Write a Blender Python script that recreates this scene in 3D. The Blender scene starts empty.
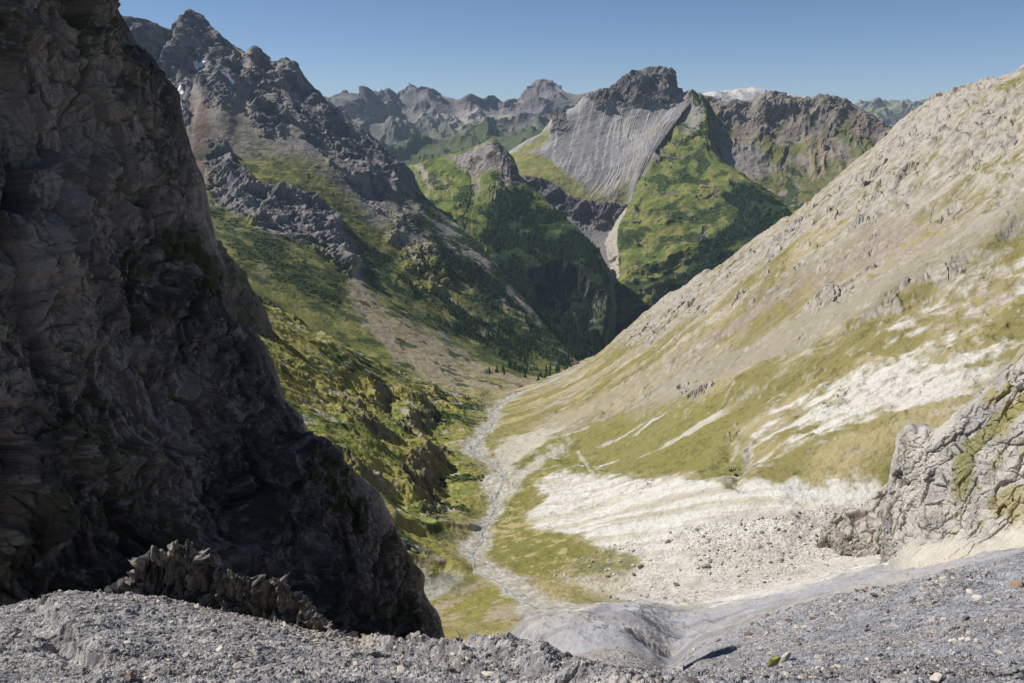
import bpy, math, random, time
import numpy as np
from concurrent.futures import ThreadPoolExecutor
T0 = time.time()
random.seed(7)
RNG = np.random.default_rng(7)
f32 = np.float32
scene = bpy.context.scene
COL = scene.collection

# ------------------------------------------------------------------ camera
F, CX, CY = 796.0, 512.0, 341.5
PITCH = math.radians(15.7)
CP, SP = math.cos(PITCH), math.sin(PITCH)

def pt(u, v, Y):
    """world point seen at photo position (u, v) at ground distance Y"""
    a, b = (u - CX) / F, (CY - v) / F
    dy = CP + SP * b
    return np.array([a / dy * Y, Y, (-SP + CP * b) / dy * Y])

def proj(P):
    c = P[..., 1] * CP - P[..., 2] * SP
    up = P[..., 1] * SP + P[..., 2] * CP
    c = np.maximum(c, 1e-3)
    return np.stack([CX + F * P[..., 0] / c, CY - F * up / c], -1)

# ------------------------------------------------------------------ noise
POOL = ThreadPoolExecutor(4)
_perm = RNG.permutation(4096).astype(np.int32)
PERM = np.concatenate([_perm, _perm]).astype(np.int32)
_g = RNG.normal(size=(4096, 3)).astype(f32); _g /= np.linalg.norm(_g, axis=1)[:, None]
G3 = _g * f32(1.6)
_a = RNG.uniform(0, 2 * math.pi, 4096)
G2 = np.stack([np.cos(_a), np.sin(_a)], 1).astype(f32) * f32(1.5)

def _chunks(fn, args, n):
    step = 131072
    outs = list(POOL.map(lambda i: fn(*[a[i:i + step] for a in args]), range(0, n, step)))
    return np.concatenate(outs) if outs else np.zeros(0, f32)

def _p2(x, y):
    xi = np.floor(x); yi = np.floor(y)
    xf = (x - xi).astype(f32); yf = (y - yi).astype(f32)
    xi = xi.astype(np.int32) & 4095; yi = yi.astype(np.int32) & 4095
    u = xf * xf * xf * (xf * (xf * 6 - 15) + 10); v = yf * yf * yf * (yf * (yf * 6 - 15) + 10)
    x1 = (xi + 1) & 4095; y1 = (yi + 1) & 4095
    def g(ix, iy, dx, dy):
        q = G2[PERM[PERM[ix] + iy]]
        return q[:, 0] * dx + q[:, 1] * dy
    n00 = g(xi, yi, xf, yf); n10 = g(x1, yi, xf - 1, yf)
    n01 = g(xi, y1, xf, yf - 1); n11 = g(x1, y1, xf - 1, yf - 1)
    a = n00 + u * (n10 - n00); b = n01 + u * (n11 - n01)
    return (a + v * (b - a)).astype(f32)

def _p3(x, y, z):
    xi = np.floor(x); yi = np.floor(y); zi = np.floor(z)
    xf = (x - xi).astype(f32); yf = (y - yi).astype(f32); zf = (z - zi).astype(f32)
    xi = xi.astype(np.int32) & 4095; yi = yi.astype(np.int32) & 4095; zi = zi.astype(np.int32) & 4095
    u = xf * xf * (3 - 2 * xf); v = yf * yf * (3 - 2 * yf); w = zf * zf * (3 - 2 * zf)
    x1 = (xi + 1) & 4095; y1 = (yi + 1) & 4095; z1 = (zi + 1) & 4095
    A = PERM[xi]; B = PERM[x1]
    AA = PERM[A + yi]; AB = PERM[A + y1]; BA = PERM[B + yi]; BB = PERM[B + y1]
    def g(h, iz, dx, dy, dz):
        q = G3[PERM[h + iz]]
        return q[:, 0] * dx + q[:, 1] * dy + q[:, 2] * dz
    def lay(iz, dz):
        a = g(AA, iz, xf, yf, dz); b = g(BA, iz, xf - 1, yf, dz)
        c = g(AB, iz, xf, yf - 1, dz); d = g(BB, iz, xf - 1, yf - 1, dz)
        a = a + u * (b - a); c = c + u * (d - c)
        return a + v * (c - a)
    l0 = lay(zi, zf); l1 = lay(z1, zf - 1)
    return (l0 + w * (l1 - l0)).astype(f32)

def n2(x, y):
    x = np.asarray(x, np.float64); sh = x.shape
    return _chunks(_p2, (x.ravel(), np.broadcast_to(y, sh).astype(np.float64).ravel()), x.size).reshape(sh)

def n3(P):
    sh = P.shape[:-1]
    Q = P.reshape(-1, 3).astype(np.float64)
    return _chunks(_p3, (Q[:, 0], Q[:, 1], Q[:, 2]), len(Q)).reshape(sh)

def _fractal(raw, shape, lam, oc, gain, px, ridged):
    """raw(k, l): noise of octave k at wavelength l; octaves shorter than about a photo pixel or two on the ground fade out"""
    tot = np.zeros(shape, f32); amp, ss = 1.0, 0.0; w = None
    for k in range(oc):
        l = lam / 2 ** k
        n = raw(k, l)
        if ridged:
            n = 1 - np.minimum(np.abs(n) * f32(1.6), 1); n = n * n
            if w is not None: n = n * w
            w = np.clip(n * 1.8, .12, 1)
        if px is not None: n = n * np.clip(l / (1.1 * px) - .9, 0, 1).astype(f32)
        tot += f32(amp) * n; ss += amp * amp; amp *= gain
    if ridged:
        m, d = float(tot.mean()), float(tot.std()) + 1e-6
        return ((tot - f32(m)) * f32(.3 / d)).astype(f32)
    return tot / f32(math.sqrt(ss) * 1.25)

def fbm2(x, y, lam, oc, gain=.5, px=None, ridged=False, seed=0.0):
    return _fractal(lambda k, l: n2(x / l + 17.3 * k + seed, y / l - 9.1 * k + seed * 1.7), np.shape(x), lam, oc, gain, px, ridged)

def fbm3(P, lam, oc, gain=.5, ridged=False, seed=0.0, stretch=(1, 1, 1), px=None):
    S = np.array(stretch)
    return _fractal(lambda k, l: n3(P / (l * S) + (seed + 13.7 * k)), P.shape[:-1], lam, oc, gain, px, ridged)

R3 = RNG.random((4096, 3)).astype(f32)
T3 = RNG.normal(size=(4096, 3)).astype(f32) * f32(.75)
H1 = RNG.uniform(-1, 1, 4096).astype(f32)

def _fac(x, y, z):
    xi = np.floor(x); yi = np.floor(y); zi = np.floor(z)
    xf = (x - xi).astype(f32); yf = (y - yi).astype(f32); zf = (z - zi).astype(f32)
    xi = xi.astype(np.int32); yi = yi.astype(np.int32); zi = zi.astype(np.int32)
    n = len(x); best = np.full(n, 9, f32); sec = np.full(n, 9, f32); bid = np.zeros(n, np.int32)
    bx = np.zeros(n, f32); by = np.zeros(n, f32); bz = np.zeros(n, f32)
    for a in (-1, 0, 1):
        A = PERM[(xi + a) & 4095]
        for b in (-1, 0, 1):
            B = PERM[A + ((yi + b) & 4095)]
            for c in (-1, 0, 1):
                h = PERM[B + ((zi + c) & 4095)]; r = R3[h]
                dx = xf - a - r[:, 0]; dy = yf - b - r[:, 1]; dz_ = zf - c - r[:, 2]
                d = dx * dx + dy * dy + dz_ * dz_
                up = d < best
                sec = np.where(up, best, np.minimum(sec, d))
                best = np.where(up, d, best); bid = np.where(up, h, bid)
                bx = np.where(up, dx, bx); by = np.where(up, dy, by); bz = np.where(up, dz_, bz)
    t = T3[bid]
    v = H1[bid] * .6 + t[:, 0] * bx + t[:, 1] * by + t[:, 2] * bz
    crack = np.clip((np.sqrt(sec) - np.sqrt(best)) * 6, 0, 1)
    return (v - .5 * (1 - crack) ** 2).astype(f32)

def facets(P, size, seed=0.0, stretch=(1, 1, 1), where=None):
    """broken rock: every block of about `size` metres is one tilted plane, with a crack round it"""
    out = np.zeros(P.shape[:-1], f32)
    m = np.ones(out.shape, bool) if where is None else where > .02
    if not m.any(): return out
    Q = P[m] / (size * np.array(stretch)) + seed
    out[m] = _chunks(_fac, (Q[:, 0], Q[:, 1], Q[:, 2]), len(Q))
    return out

def sstep(a, b, x):
    t = np.clip((x - a) / (b - a), 0, 1)
    return (t * t * (3 - 2 * t)).astype(f32)

def pchip(xk, yk, xq):
    """monotone cubic interpolation along axis 0 of yk"""
    xk = np.asarray(xk, float); yk = np.asarray(yk, float); xq = np.asarray(xq, float)
    sh = (slice(None),) + (None,) * (yk.ndim - 1)
    h = np.diff(xk); d = np.diff(yk, axis=0) / h[sh]
    m = np.zeros_like(yk)
    if len(xk) > 2:
        h0, h1 = h[:-1][sh], h[1:][sh]; d0, d1 = d[:-1], d[1:]
        w1, w2 = 2 * h1 + h0, h1 + 2 * h0
        with np.errstate(divide='ignore', invalid='ignore'):
            hm = (w1 + w2) / (w1 / d0 + w2 / d1)
        m[1:-1] = np.where(d0 * d1 > 0, np.nan_to_num(hm), 0)
    m[0], m[-1] = d[0], d[-1]
    i = np.clip(np.searchsorted(xk, xq) - 1, 0, len(xk) - 2)
    t = np.clip((xq - xk[i]) / h[i], -.2, 1.2)[sh]; hh = h[i][sh]
    t2, t3 = t * t, t ** 3
    return (2 * t3 - 3 * t2 + 1) * yk[i] + (t3 - 2 * t2 + t) * hh * m[i] + (-2 * t3 + 3 * t2) * yk[i + 1] + (t3 - t2) * hh * m[i + 1]

# ------------------------------------------------------------------ colours (sRGB 0-255 of the material itself -> linear albedo)
def C(r, g, b):
    c = np.array([r, g, b]) / 255.0
    return np.where(c < .04045, c / 12.92, ((c + .055) / 1.055) ** 2.4).astype(f32)

def mix(a, b, w):
    return a + (b - a) * np.asarray(w, f32)[..., None]

# ------------------------------------------------------------------ gridded surfaces
class Grid:
    def __init__(s, P, front=None):
        s.P = P.astype(np.float64); s.ns, s.nt = P.shape[:2]
        s.front = front if front is not None else slice(0, s.ns)
        s.base_uv = proj(s.P)
        s.dist = np.linalg.norm(s.P, axis=-1)
        s.px = s.dist / F
        s.col = None; s.valid = None
    def normals(s):
        a = np.gradient(s.P, axis=1); b = np.gradient(s.P, axis=0)
        n = np.cross(a, b); n /= np.linalg.norm(n, axis=-1, keepdims=True) + 1e-9
        f = n[s.front]; d = -(f * s.P[s.front]).sum(-1).mean()
        return n if d > 0 else -n
    def find(s, u, v):
        """grid position of the nearest surface point seen at photo position (u, v)"""
        U = s.base_uv[s.front]
        d = (U[..., 0] - u) ** 2 + (U[..., 1] - v) ** 2
        if s.valid is not None: d = np.where(s.valid[s.front], d, 1e9)
        m = d.min()
        cand = np.argwhere(d <= max(m * 1.05, 2.5) if m < 2.5 else d <= m)
        k = cand[np.argmin(s.dist[s.front][cand[:, 0], cand[:, 1]])]
        return k[0] + (s.front.start or 0), k[1]
    def mask(s, poly, soft=4.0, rough=6.0, seed=0.0, lam=None):
        """cover patch: outline pinned to the surface, ragged edge from world noise; returns 0..1 per vertex"""
        ij = np.array([s.find(u, v) for u, v in poly], float)
        uv = s.base_uv
        ci, cj = np.clip(ij.mean(0), 1, [s.ns - 2, s.nt - 2]).astype(int)
        # grid steps in photo pixels round the patch
        i0, i1 = int(ij[:, 0].min()), int(ij[:, 0].max()); j0, j1 = int(ij[:, 1].min()), int(ij[:, 1].max())
        si = np.linalg.norm(uv[min(i1, s.ns - 1), cj] - uv[i0, cj]) / max(i1 - i0, 1)
        sj = np.linalg.norm(uv[ci, min(j1, s.nt - 1)] - uv[ci, j0]) / max(j1 - j0, 1)
        si, sj = max(si, .05), max(sj, .05)
        mi, mj = int((soft + rough) * 2 / si) + 2, int((soft + rough) * 2 / sj) + 2
        a0, a1 = max(0, i0 - mi), min(s.ns, i1 + mi); b0, b1 = max(0, j0 - mj), min(s.nt, j1 + mj)
        I, J = np.meshgrid(np.arange(a0, a1) * si, np.arange(b0, b1) * sj, indexing='ij')
        q = ij * [si, sj]
        ins = np.zeros(I.shape, bool); dm = np.full(I.shape, 1e9)
        for k in range(len(q)):
            (x0, y0), (x1, y1) = q[k], q[(k + 1) % len(q)]
            with np.errstate(divide='ignore', invalid='ignore'):
                c = ((y0 > J) != (y1 > J)) & (I < (x1 - x0) * (J - y0) / (y1 - y0 + 1e-12) + x0)
            ins ^= c
            L = (x1 - x0) ** 2 + (y1 - y0) ** 2 + 1e-9
            t = np.clip(((I - x0) * (x1 - x0) + (J - y0) * (y1 - y0)) / L, 0, 1)
            dm = np.minimum(dm, (I - x0 - t * (x1 - x0)) ** 2 + (J - y0 - t * (y1 - y0)) ** 2)
        sd = np.sqrt(dm) * np.where(ins, 1, -1)
        if rough:
            Q = s.P[a0:a1, b0:b1]; pxm = float(np.median(s.px[a0:a1, b0:b1]))
            sd = sd + rough * 1.6 * fbm3(Q, (lam or 22) * pxm, 5, .62, seed=seed + 3.3)
        out = np.zeros((s.ns, s.nt), f32)
        out[a0:a1, b0:b1] = sstep(-soft, soft, sd)
        return out
    def build(s, name, mat, smooth=False):
        ns, nt = s.ns, s.nt
        me = bpy.data.meshes.new(name)
        me.vertices.add(ns * nt)
        me.vertices.foreach_set('co', s.P.astype(f32).ravel())
        idx = np.arange(ns * nt, dtype=np.int32).reshape(ns, nt)
        q = np.stack([idx[:-1, :-1], idx[:-1, 1:], idx[1:, 1:], idx[1:, :-1]], -1).reshape(-1, 4)
        # wind the faces so that normals look up / towards the viewer
        n = np.cross(s.P[0:-1, 1:] - s.P[0:-1, :-1], s.P[1:, :-1] - s.P[:-1, :-1])
        if (n[s.front.start or 0:(s.front.stop or ns) - 1] * -s.P[s.front.start or 0:(s.front.stop or ns) - 1, :-1]).sum() < 0: q = q[:, ::-1]
        nf = len(q)
        me.loops.add(nf * 4); me.loops.foreach_set('vertex_index', np.ascontiguousarray(q).ravel())
        me.polygons.add(nf)
        me.polygons.foreach_set('loop_start', np.arange(0, nf * 4, 4, dtype=np.int32))
        me.polygons.foreach_set('loop_total', np.full(nf, 4, np.int32))
        me.polygons.foreach_set('use_smooth', np.full(nf, smooth, bool))
        me.update()
        if s.col is not None:
            at = me.attributes.new('cover', 'FLOAT_COLOR', 'POINT')
            c = np.ones((ns * nt, 4), f32); c[:, :3] = np.clip(s.col.reshape(-1, 3), 0.003, .85)
            at.data.foreach_set('color', c.ravel())
        me.materials.append(mat)
        o = bpy.data.objects.new(name, me); COL.objects.link(o)
        return o

def loft(rails, spans, nt, back=0):
    """surface through rails of (u, v, Y) read off the photograph; the first `back` spans are the far side"""
    R = []
    tq = np.linspace(0, 1, nt)
    for r in rails:
        r = np.array([list(p) for p in r], float)
        L = np.concatenate([[0], np.cumsum(np.hypot(*np.diff(r[:, :2], axis=0).T) + 1e-3)]); L /= L[-1]
        if r.shape[1] == 4: L = r[:, 3]
        X = np.array([pt(*p[:3]) for p in r])
        R.append(pchip(L, X, tq))
    R = np.array(R)
    k = np.arange(len(rails), dtype=float)
    sq = np.concatenate([np.linspace(i, i + 1, n, endpoint=False) for i, n in enumerate(spans)] + [[len(rails) - 1.0]])
    P = pchip(k, R, sq)
    g = Grid(P, slice(int(sum(spans[:back])), P.shape[0]))
    e0 = np.linalg.norm(np.gradient(P, axis=0), axis=-1); e1 = np.linalg.norm(np.gradient(P, axis=1), axis=-1)
    g.px = np.maximum(g.px, .75 * np.maximum(e0, e1))     # no relief finer than the surface's own spacing
    g.t = np.broadcast_to(tq, P.shape[:2]); g.s = np.broadcast_to(sq[:, None] - back, P.shape[:2])
    return g

def soft_normals(N, k):
    """box-averaged normals over k grid steps each way"""
    for ax in (0, 1):
        pad = [(0, 0)] * 3; pad[ax] = (k + 1, k)
        cs = np.cumsum(np.pad(N, pad, mode='edge'), axis=ax)
        n = N.shape[ax]
        N = (np.take(cs, np.arange(2 * k + 1, 2 * k + 1 + n), axis=ax) - np.take(cs, np.arange(0, n), axis=ax)) / (2 * k + 1)
    return N / (np.linalg.norm(N, axis=-1, keepdims=True) + 1e-9)

def tag(o, label, cat, kind=None, group=None):
    o['label'] = label; o['category'] = cat
    if kind: o['kind'] = kind
    if group: o['group'] = group
    return o

# ------------------------------------------------------------------ materials
def ground_mat(name, scale, bump=.35, dist=.2, var=.35, rough=.95, scale2=None):
    m = bpy.data.materials.new(name); m.use_nodes = True
    nt = m.node_tree; N, L = nt.nodes, nt.links
    bs = N['Principled BSDF']; bs.inputs['Roughness'].default_value = rough
    bs.inputs['Specular IOR Level'].default_value = .15
    at = N.new('ShaderNodeAttribute'); at.attribute_name = 'cover'
    tc = N.new('ShaderNodeNewGeometry')
    n1 = N.new('ShaderNodeTexNoise'); n1.inputs['Scale'].default_value = scale; n1.inputs['Detail'].default_value = 6; n1.inputs['Roughness'].default_value = .68
    L.new(tc.outputs['Position'], n1.inputs['Vector'])
    mr = N.new('ShaderNodeMapRange'); mr.inputs['From Min'].default_value = .25; mr.inputs['From Max'].default_value = .75
    mr.inputs['To Min'].default_value = 1 - var; mr.inputs['To Max'].default_value = 1 + var
    L.new(n1.outputs['Fac'], mr.inputs['Value'])
    mu = N.new('ShaderNodeVectorMath'); mu.operation = 'SCALE'
    L.new(at.outputs['Color'], mu.inputs[0]); L.new(mr.outputs['Result'], mu.inputs['Scale'])
    L.new(mu.outputs['Vector'], bs.inputs['Base Color'])
    bp = N.new('ShaderNodeBump'); bp.inputs['Strength'].default_value = bump; bp.inputs['Distance'].default_value = dist
    L.new(n1.outputs['Fac'], bp.inputs['Height']); L.new(bp.outputs['Normal'], bs.inputs['Normal'])
    return m

def plain_mat(name, c, rough=.9, var=.3, scale=6.0, bump=.3, dist=.03, c2=None):
    m = bpy.data.materials.new(name); m.use_nodes = True
    nt = m.node_tree; N, L = nt.nodes, nt.links
    bs = N['Principled BSDF']; bs.inputs['Roughness'].default_value = rough; bs.inputs['Specular IOR Level'].default_value = .2
    tc = N.new('ShaderNodeNewGeometry'); oi = N.new('ShaderNodeObjectInfo')
    n1 = N.new('ShaderNodeTexNoise'); n1.inputs['Scale'].default_value = scale; n1.inputs['Detail'].default_value = 6; n1.inputs['Roughness'].default_value = .65
    L.new(tc.outputs['Position'], n1.inputs['Vector'])
    cr = N.new('ShaderNodeValToRGB'); cr.color_ramp.elements[0].position = .3; cr.color_ramp.elements[1].position = .7
    k0 = np.array(c) * (1 - var); k1 = np.array(c2 if c2 is not None else np.array(c) * (1 + var))
    cr.color_ramp.elements[0].color = (*map(float, k0), 1); cr.color_ramp.elements[1].color = (*map(float, k1), 1)
    L.new(n1.outputs['Fac'], cr.inputs['Fac'])
    mr = N.new('ShaderNodeMapRange'); mr.inputs['To Min'].default_value = .75; mr.inputs['To Max'].default_value = 1.2
    L.new(oi.outputs['Random'], mr.inputs['Value'])
    mu = N.new('ShaderNodeVectorMath'); mu.operation = 'SCALE'
    L.new(cr.outputs['Color'], mu.inputs[0]); L.new(mr.outputs['Result'], mu.inputs['Scale'])
    L.new(mu.outputs['Vector'], bs.inputs['Base Color'])
    bp = N.new('ShaderNodeBump'); bp.inputs['Strength'].default_value = bump; bp.inputs['Distance'].default_value = dist
    L.new(n1.outputs['Fac'], bp.inputs['Height']); L.new(bp.outputs['Normal'], bs.inputs['Normal'])
    return m

# cover colours
WHITE = C(186, 183, 176); PALE = C(168, 163, 153); TAN = C(150, 136, 117); BROWN = C(126, 108, 95)
SHALE = C(138, 137, 137); SHALE_D = C(106, 104, 105); SHALE_L = C(164, 160, 156)
OLIVE = C(122, 114, 72); OLIVE_D = C(96, 94, 54); STRAW = C(148, 136, 98); GREEN = C(104, 118, 52); GREEN_D = C(66, 84, 38)
SHRUB = C(44, 60, 30); FOREST = C(34, 50, 28); ROCK = C(128, 121, 114); ROCK_D = C(98, 94, 92); ROCK_W = C(165, 158, 147)
EOL = None

# ------------------------------------------------------------------ the valley as a height field over (x / Y, ln Y)
TH = np.linspace(-.84, .84, 1300)
def te(u, v):
    p = pt(u, v, 1.0); return p[0], p[2]
STN = {}
STN[5.0] = [(-200, 860), (0, 860), (512, 870), (1024, 860), (1224, 860)]
STN[9.0] = [(-200, 730), (0, 738), (512, 748), (1024, 738), (1224, 730)]
STN[16.0] = [(-150, 672), (0, 676), (250, 682), (500, 684), (700, 684), (1024, 676), (1200, 668)]
STN[25.0] = [(-150, 640), (0, 640), (100, 635), (250, 645), (400, 658), (500, 669), (600, 679), (700, 677), (850, 662), (1024, 645), (1200, 630)]
STN[38.0] = [(-150, 612), (0, 608), (60, 602), (110, 598), (200, 612), (270, 622), (340, 634), (380, 640), (430, 655), (490, 667), (540, 682), (600, 694), (650, 698), (700, 674), (800, 655), (900, 640), (1024, 620), (1200, 600)]
STN[46.0] = [(-150, 622), (0, 618), (110, 612), (270, 634), (430, 668), (490, 680), (550, 690), (600, 696), (650, 696), (700, 666), (800, 646), (900, 629), (1024, 605), (1200, 580)]
STN[60.0] = [(-150, 655), (0, 652), (110, 650), (270, 668), (430, 686), (500, 690), (570, 690), (620, 690), (680, 678), (720, 661), (800, 636), (900, 611), (1024, 580), (1200, 540)]
STN[80.0] = [(-150, 670), (0, 668), (250, 682), (430, 700), (540, 690), (600, 676), (640, 672), (664, 680), (692, 664), (720, 648), (760, 628), (860, 596), (940, 577), (1024, 556), (1200, 515)]
STN[115.0] = [(-150, 670), (0, 668), (300, 682), (450, 688), (530, 674), (580, 656), (620, 650), (650, 659), (668, 668), (690, 652), (740, 630), (800, 608), (880, 588), (960, 568), (1024, 552), (1200, 505)]
STN[185.0] = [(-150, 650), (0, 648), (300, 645), (430, 652), (500, 640), (540, 627), (590, 617), (640, 613), (680, 622), (705, 618), (760, 602), (850, 577), (900, 566), (1000, 545), (1200, 480)]
STN[260.0] = [(-150, 420), (0, 460), (200, 560), (380, 612), (430, 618), (470, 612), (520, 606), (545, 605), (580, 603), (640, 597), (700, 588), (850, 560), (900, 545), (1024, 500), (1200, 420)]
stream = [(473, 556, 340), (483, 530, 400), (497, 499, 470), (502, 470, 560), (472, 452, 640), (481, 438, 700), (493, 421, 800), (494, 411, 950), (506, 400, 1060), (526, 391, 1250), (562, 376, 1700), (584, 365, 2150), (600, 356, 2600), (610, 345, 3100)]
rcrest = [(1400, 200, 340), (1260, 150, 400), (1150, 105, 470), (1090, 58, 560), (1024, 57, 640), (965, 80, 720), (946, 84, 780), (889, 133, 850), (845, 173, 900), (792, 207, 980), (765, 227, 1050), (742, 251, 1120), (682, 281, 1350), (658, 301, 1550), (628, 325, 1900), (617, 341, 2300), (612, 352, 2600), (613, 352, 3100)]
sp = np.array([pt(*p) for p in stream]); rp = np.array([pt(*p) for p in rcrest])
kly = [340, 400, 470, 680, 880, 1020, 1200, 1500, 2000, 3100]; klv = [.78, .76, .72, .64, .58, .42, .20, .12, .12, .12]
rows, ys = [], []
for Y, pts_ in STN.items():
    q = np.array([te(*p) for p in pts_]); q = q[np.argsort(q[:, 0])]
    rows.append(pchip(q[:, 0], q[:, 1], TH)); ys.append(Y)
for Y in [340, 400, 470, 560, 640, 720, 800, 900, 1020, 1120, 1250, 1450, 1700, 2000, 2300, 2700, 3100]:
    ly = math.log(Y)
    xs, _, zs = pchip(np.log(sp[:, 1]), sp, np.array([ly]))[0]
    xc, _, zc = pchip(np.log(rp[:, 1]), rp, np.array([ly]))[0]
    kl = pchip(np.log(kly), np.array(klv), np.array([ly]))[0]
    x = TH * Y
    L = xc - xs; g = .22; w = .07 * L; x0 = .2 * L
    spl = lambda q: np.where(q > 30, q, np.log1p(np.exp(np.minimum(q, 30))))
    m = ((zc - zs) - g * L) / (spl((L - x0) / w) * w)
    r = x - xs
    rr = np.sqrt(r * r + 144) - 12
    zr = zs + g * rr + m * (spl((r - x0) / w) - spl(-x0 / w)) * w
    cap = zc + .03 * L - .5 * (x - xc)
    k = .03 * L
    zr = np.where(r > 0, -np.logaddexp(-zr / k, -cap / k) * k, zr)
    d = -r
    w0 = 14 + .012 * Y
    fl_ = np.interp(ly, np.log([950, 1150, 1300, 1450]), [.12, .06, -.12, -.32])
    zl = zs + fl_ * rr + (kl - .12) * (spl((d - w0) / 10) - spl(-w0 / 10)) * 10
    rows.append(np.where(r > 0, zr, zl) / Y); ys.append(Y)
ETAB = np.array(rows); LY = np.log(ys)
def ebase(th, Y):
    """terrain height at direction th (array) and distance Y (array, same shape)"""
    E = pchip(LY, ETAB, np.log(Y))
    return E

# signed-distance ridge / gully strokes along ground lines
def strokes(g, lines):
    d = np.zeros((g.ns, g.nt))
    X, Y = g.P[..., 0], g.P[..., 1]
    for line, h, wl, wr in lines:
        ij = [g.find(*p) for p in line]
        W = np.array([[X[i, j], Y[i, j]] for i, j in ij])
        ext = 5 * max(wl, wr)
        mm = (X > W[:, 0].min() - ext) & (X < W[:, 0].max() + ext) & (Y > W[:, 1].min() - ext) & (Y < W[:, 1].max() + ext)
        if not mm.any(): continue
        x, y = X[mm], Y[mm]; best = np.full(x.shape, 1e9); side = np.zeros(x.shape)
        wv = min(wl, wr)
        x = x + wv * 1.2 * n2(x / (2.5 * wv), y / (2.5 * wv) + 3); y = y + wv * 1.2 * n2(x / (2.5 * wv) + 31, y / (2.5 * wv))
        lenw = np.ones(x.shape)
        for k in range(len(W) - 1):
            a, b = W[k], W[k + 1]; ab = b - a; L = (ab ** 2).sum() + 1e-9
            t = ((x - a[0]) * ab[0] + (y - a[1]) * ab[1]) / L; tc = np.clip(t, 0, 1)
            dd = np.hypot(x - a[0] - tc * ab[0], y - a[1] - tc * ab[1])
            up = dd < best; best = np.where(up, dd, best)
            side = np.where(up, (ab[0] * (y - a[1]) - ab[1] * (x - a[0])) / math.sqrt(L), side)
        wid = wr + (wl - wr) * sstep(-wv, wv, side)
        d[mm] += h * np.exp(-(best / wid) ** 1.6) * lenw
    return d

def height_grid(Ys, ths):
    E = ebase(None, Ys)                      # (ns, len(TH))
    k = np.searchsorted(TH, ths) - 1; k = np.clip(k, 0, len(TH) - 2)
    w = (ths - TH[k]) / (TH[k + 1] - TH[k])
    E = E[:, k] * (1 - w) + E[:, k + 1] * w
    P = np.empty(E.shape + (3,))
    P[..., 0] = ths[None] * Ys[:, None]; P[..., 1] = Ys[:, None]; P[..., 2] = E * Ys[:, None]
    return Grid(P)

THS = np.linspace(-.80, .80, 1180)
YJ = 118.0                                   # foreground slope and valley butt end to end here
FG = height_grid(np.exp(np.r_[np.linspace(math.log(5.5), math.log(14), 50, endpoint=False), np.linspace(math.log(14), math.log(62), 600, endpoint=False), np.linspace(math.log(62), math.log(YJ), 130)]), np.r_[np.linspace(-1.5, -.80, 90, endpoint=False), THS, np.linspace(.80, 1.5, 91)[1:]])
VA = height_grid(np.exp(np.r_[np.linspace(math.log(YJ), math.log(250), 190, endpoint=False), np.linspace(math.log(250), math.log(1000), 720, endpoint=False), np.linspace(math.log(1000), math.log(3050), 240)]), THS)
VA.valid = VA.P[..., 0] < np.interp(VA.P[:, 0, 1], rp[:, 1], rp[:, 0])[:, None] * 1.01

# --- foreground shale slope
g = FG
X, Y = g.P[..., 0], g.P[..., 1]
join = sstep(YJ, YJ * .93, Y)                # relief dies out exactly at the shared edge
fg_lines = [
    ([(20, 622), (60, 640), (78, 662)], -.35, .5, .35),
    ([(52, 604), (68, 625), (100, 655)], .5, 1.6, .25),
    ([(425, 658), (470, 667), (512, 677)], .6, 2.2, .35),
    ([(370, 644), (420, 662), (460, 674)], .6, 2.0, .25),
    ([(500, 666), (535, 676), (560, 682)], .3, 3, .5),
    ([(710, 640), (760, 622), (850, 598), (905, 588)], .9, 2.2, 2.6),
    ([(930, 600), (950, 585), (975, 580)], 1.0, 2.5, 2),
    ([(120, 672), (150, 662), (175, 680)], .25, .8, .3),
]
dz = strokes(g, fg_lines)
dz += .55 * fbm2(X, Y, 11, 3, .5) + .24 * fbm2(X, Y, 2.6, 4, .6, g.px, ridged=True, seed=5) * sstep(-.3, .4, fbm2(X, Y, 14, 3, seed=8))
dz += .17 * fbm2(X, Y, 1.1, 6, .72, g.px, seed=9)
Pq = g.P + .12 * np.stack([fbm2(X, Y, .8, 3, seed=26), fbm2(X, Y, .8, 3, seed=27), 0 * X], -1)
chunk = sstep(-.25, .25, fbm2(X, Y, 5, 4, .6, seed=28))
dz += (.085 * facets(Pq, 1.0, 1.3) + .055 * facets(Pq, .5, 2.3)) * (.2 + .8 * chunk) + .03 * facets(Pq, .24, 3.3)
g.P[..., 2] += dz * join
rel = fbm2(X * 1.0, Y * 2.2, 3.0, 6, .62, g.px, seed=20)
big = fbm2(X * .5 + Y * .3, Y, 9, 4, .55, seed=22)
c = mix(np.broadcast_to(SHALE, g.P.shape), SHALE_D, sstep(0, .35, rel) * .8)
c = mix(c, SHALE_L, sstep(.05, .4, -rel) * .8)
c = mix(c, C(150, 140, 128), sstep(.1, .4, big) * .55)
spk = n2(X / .19, Y / .26) * np.clip(g.px * 0 + 1, 0, 1)
spk2 = fbm2(X, Y, .55, 4, .7, g.px, seed=24)
c = mix(c, C(178, 172, 164), sstep(.3, .55, spk2) * .6)
c = mix(c, C(88, 86, 88), sstep(.28, .5, -spk2) * .6)
c = mix(c, C(185, 178, 168), sstep(.42, .6, spk) * .7)
c = mix(c, C(92, 90, 92), sstep(.42, .6, -spk) * .6)
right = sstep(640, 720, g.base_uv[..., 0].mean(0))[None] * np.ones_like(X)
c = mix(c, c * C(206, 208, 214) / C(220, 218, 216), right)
smooth_track = g.mask([(700, 640), (760, 608), (840, 582), (900, 570), (1010, 556), (1010, 548), (900, 560), (800, 570), (690, 605)], 5, 5)
c = mix(c, C(150, 149, 150), smooth_track * .85)
lip = g.mask([(300, 612), (350, 620), (440, 634), (480, 645), (500, 655), (420, 655), (340, 645), (300, 630)], 8, 6)
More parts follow.
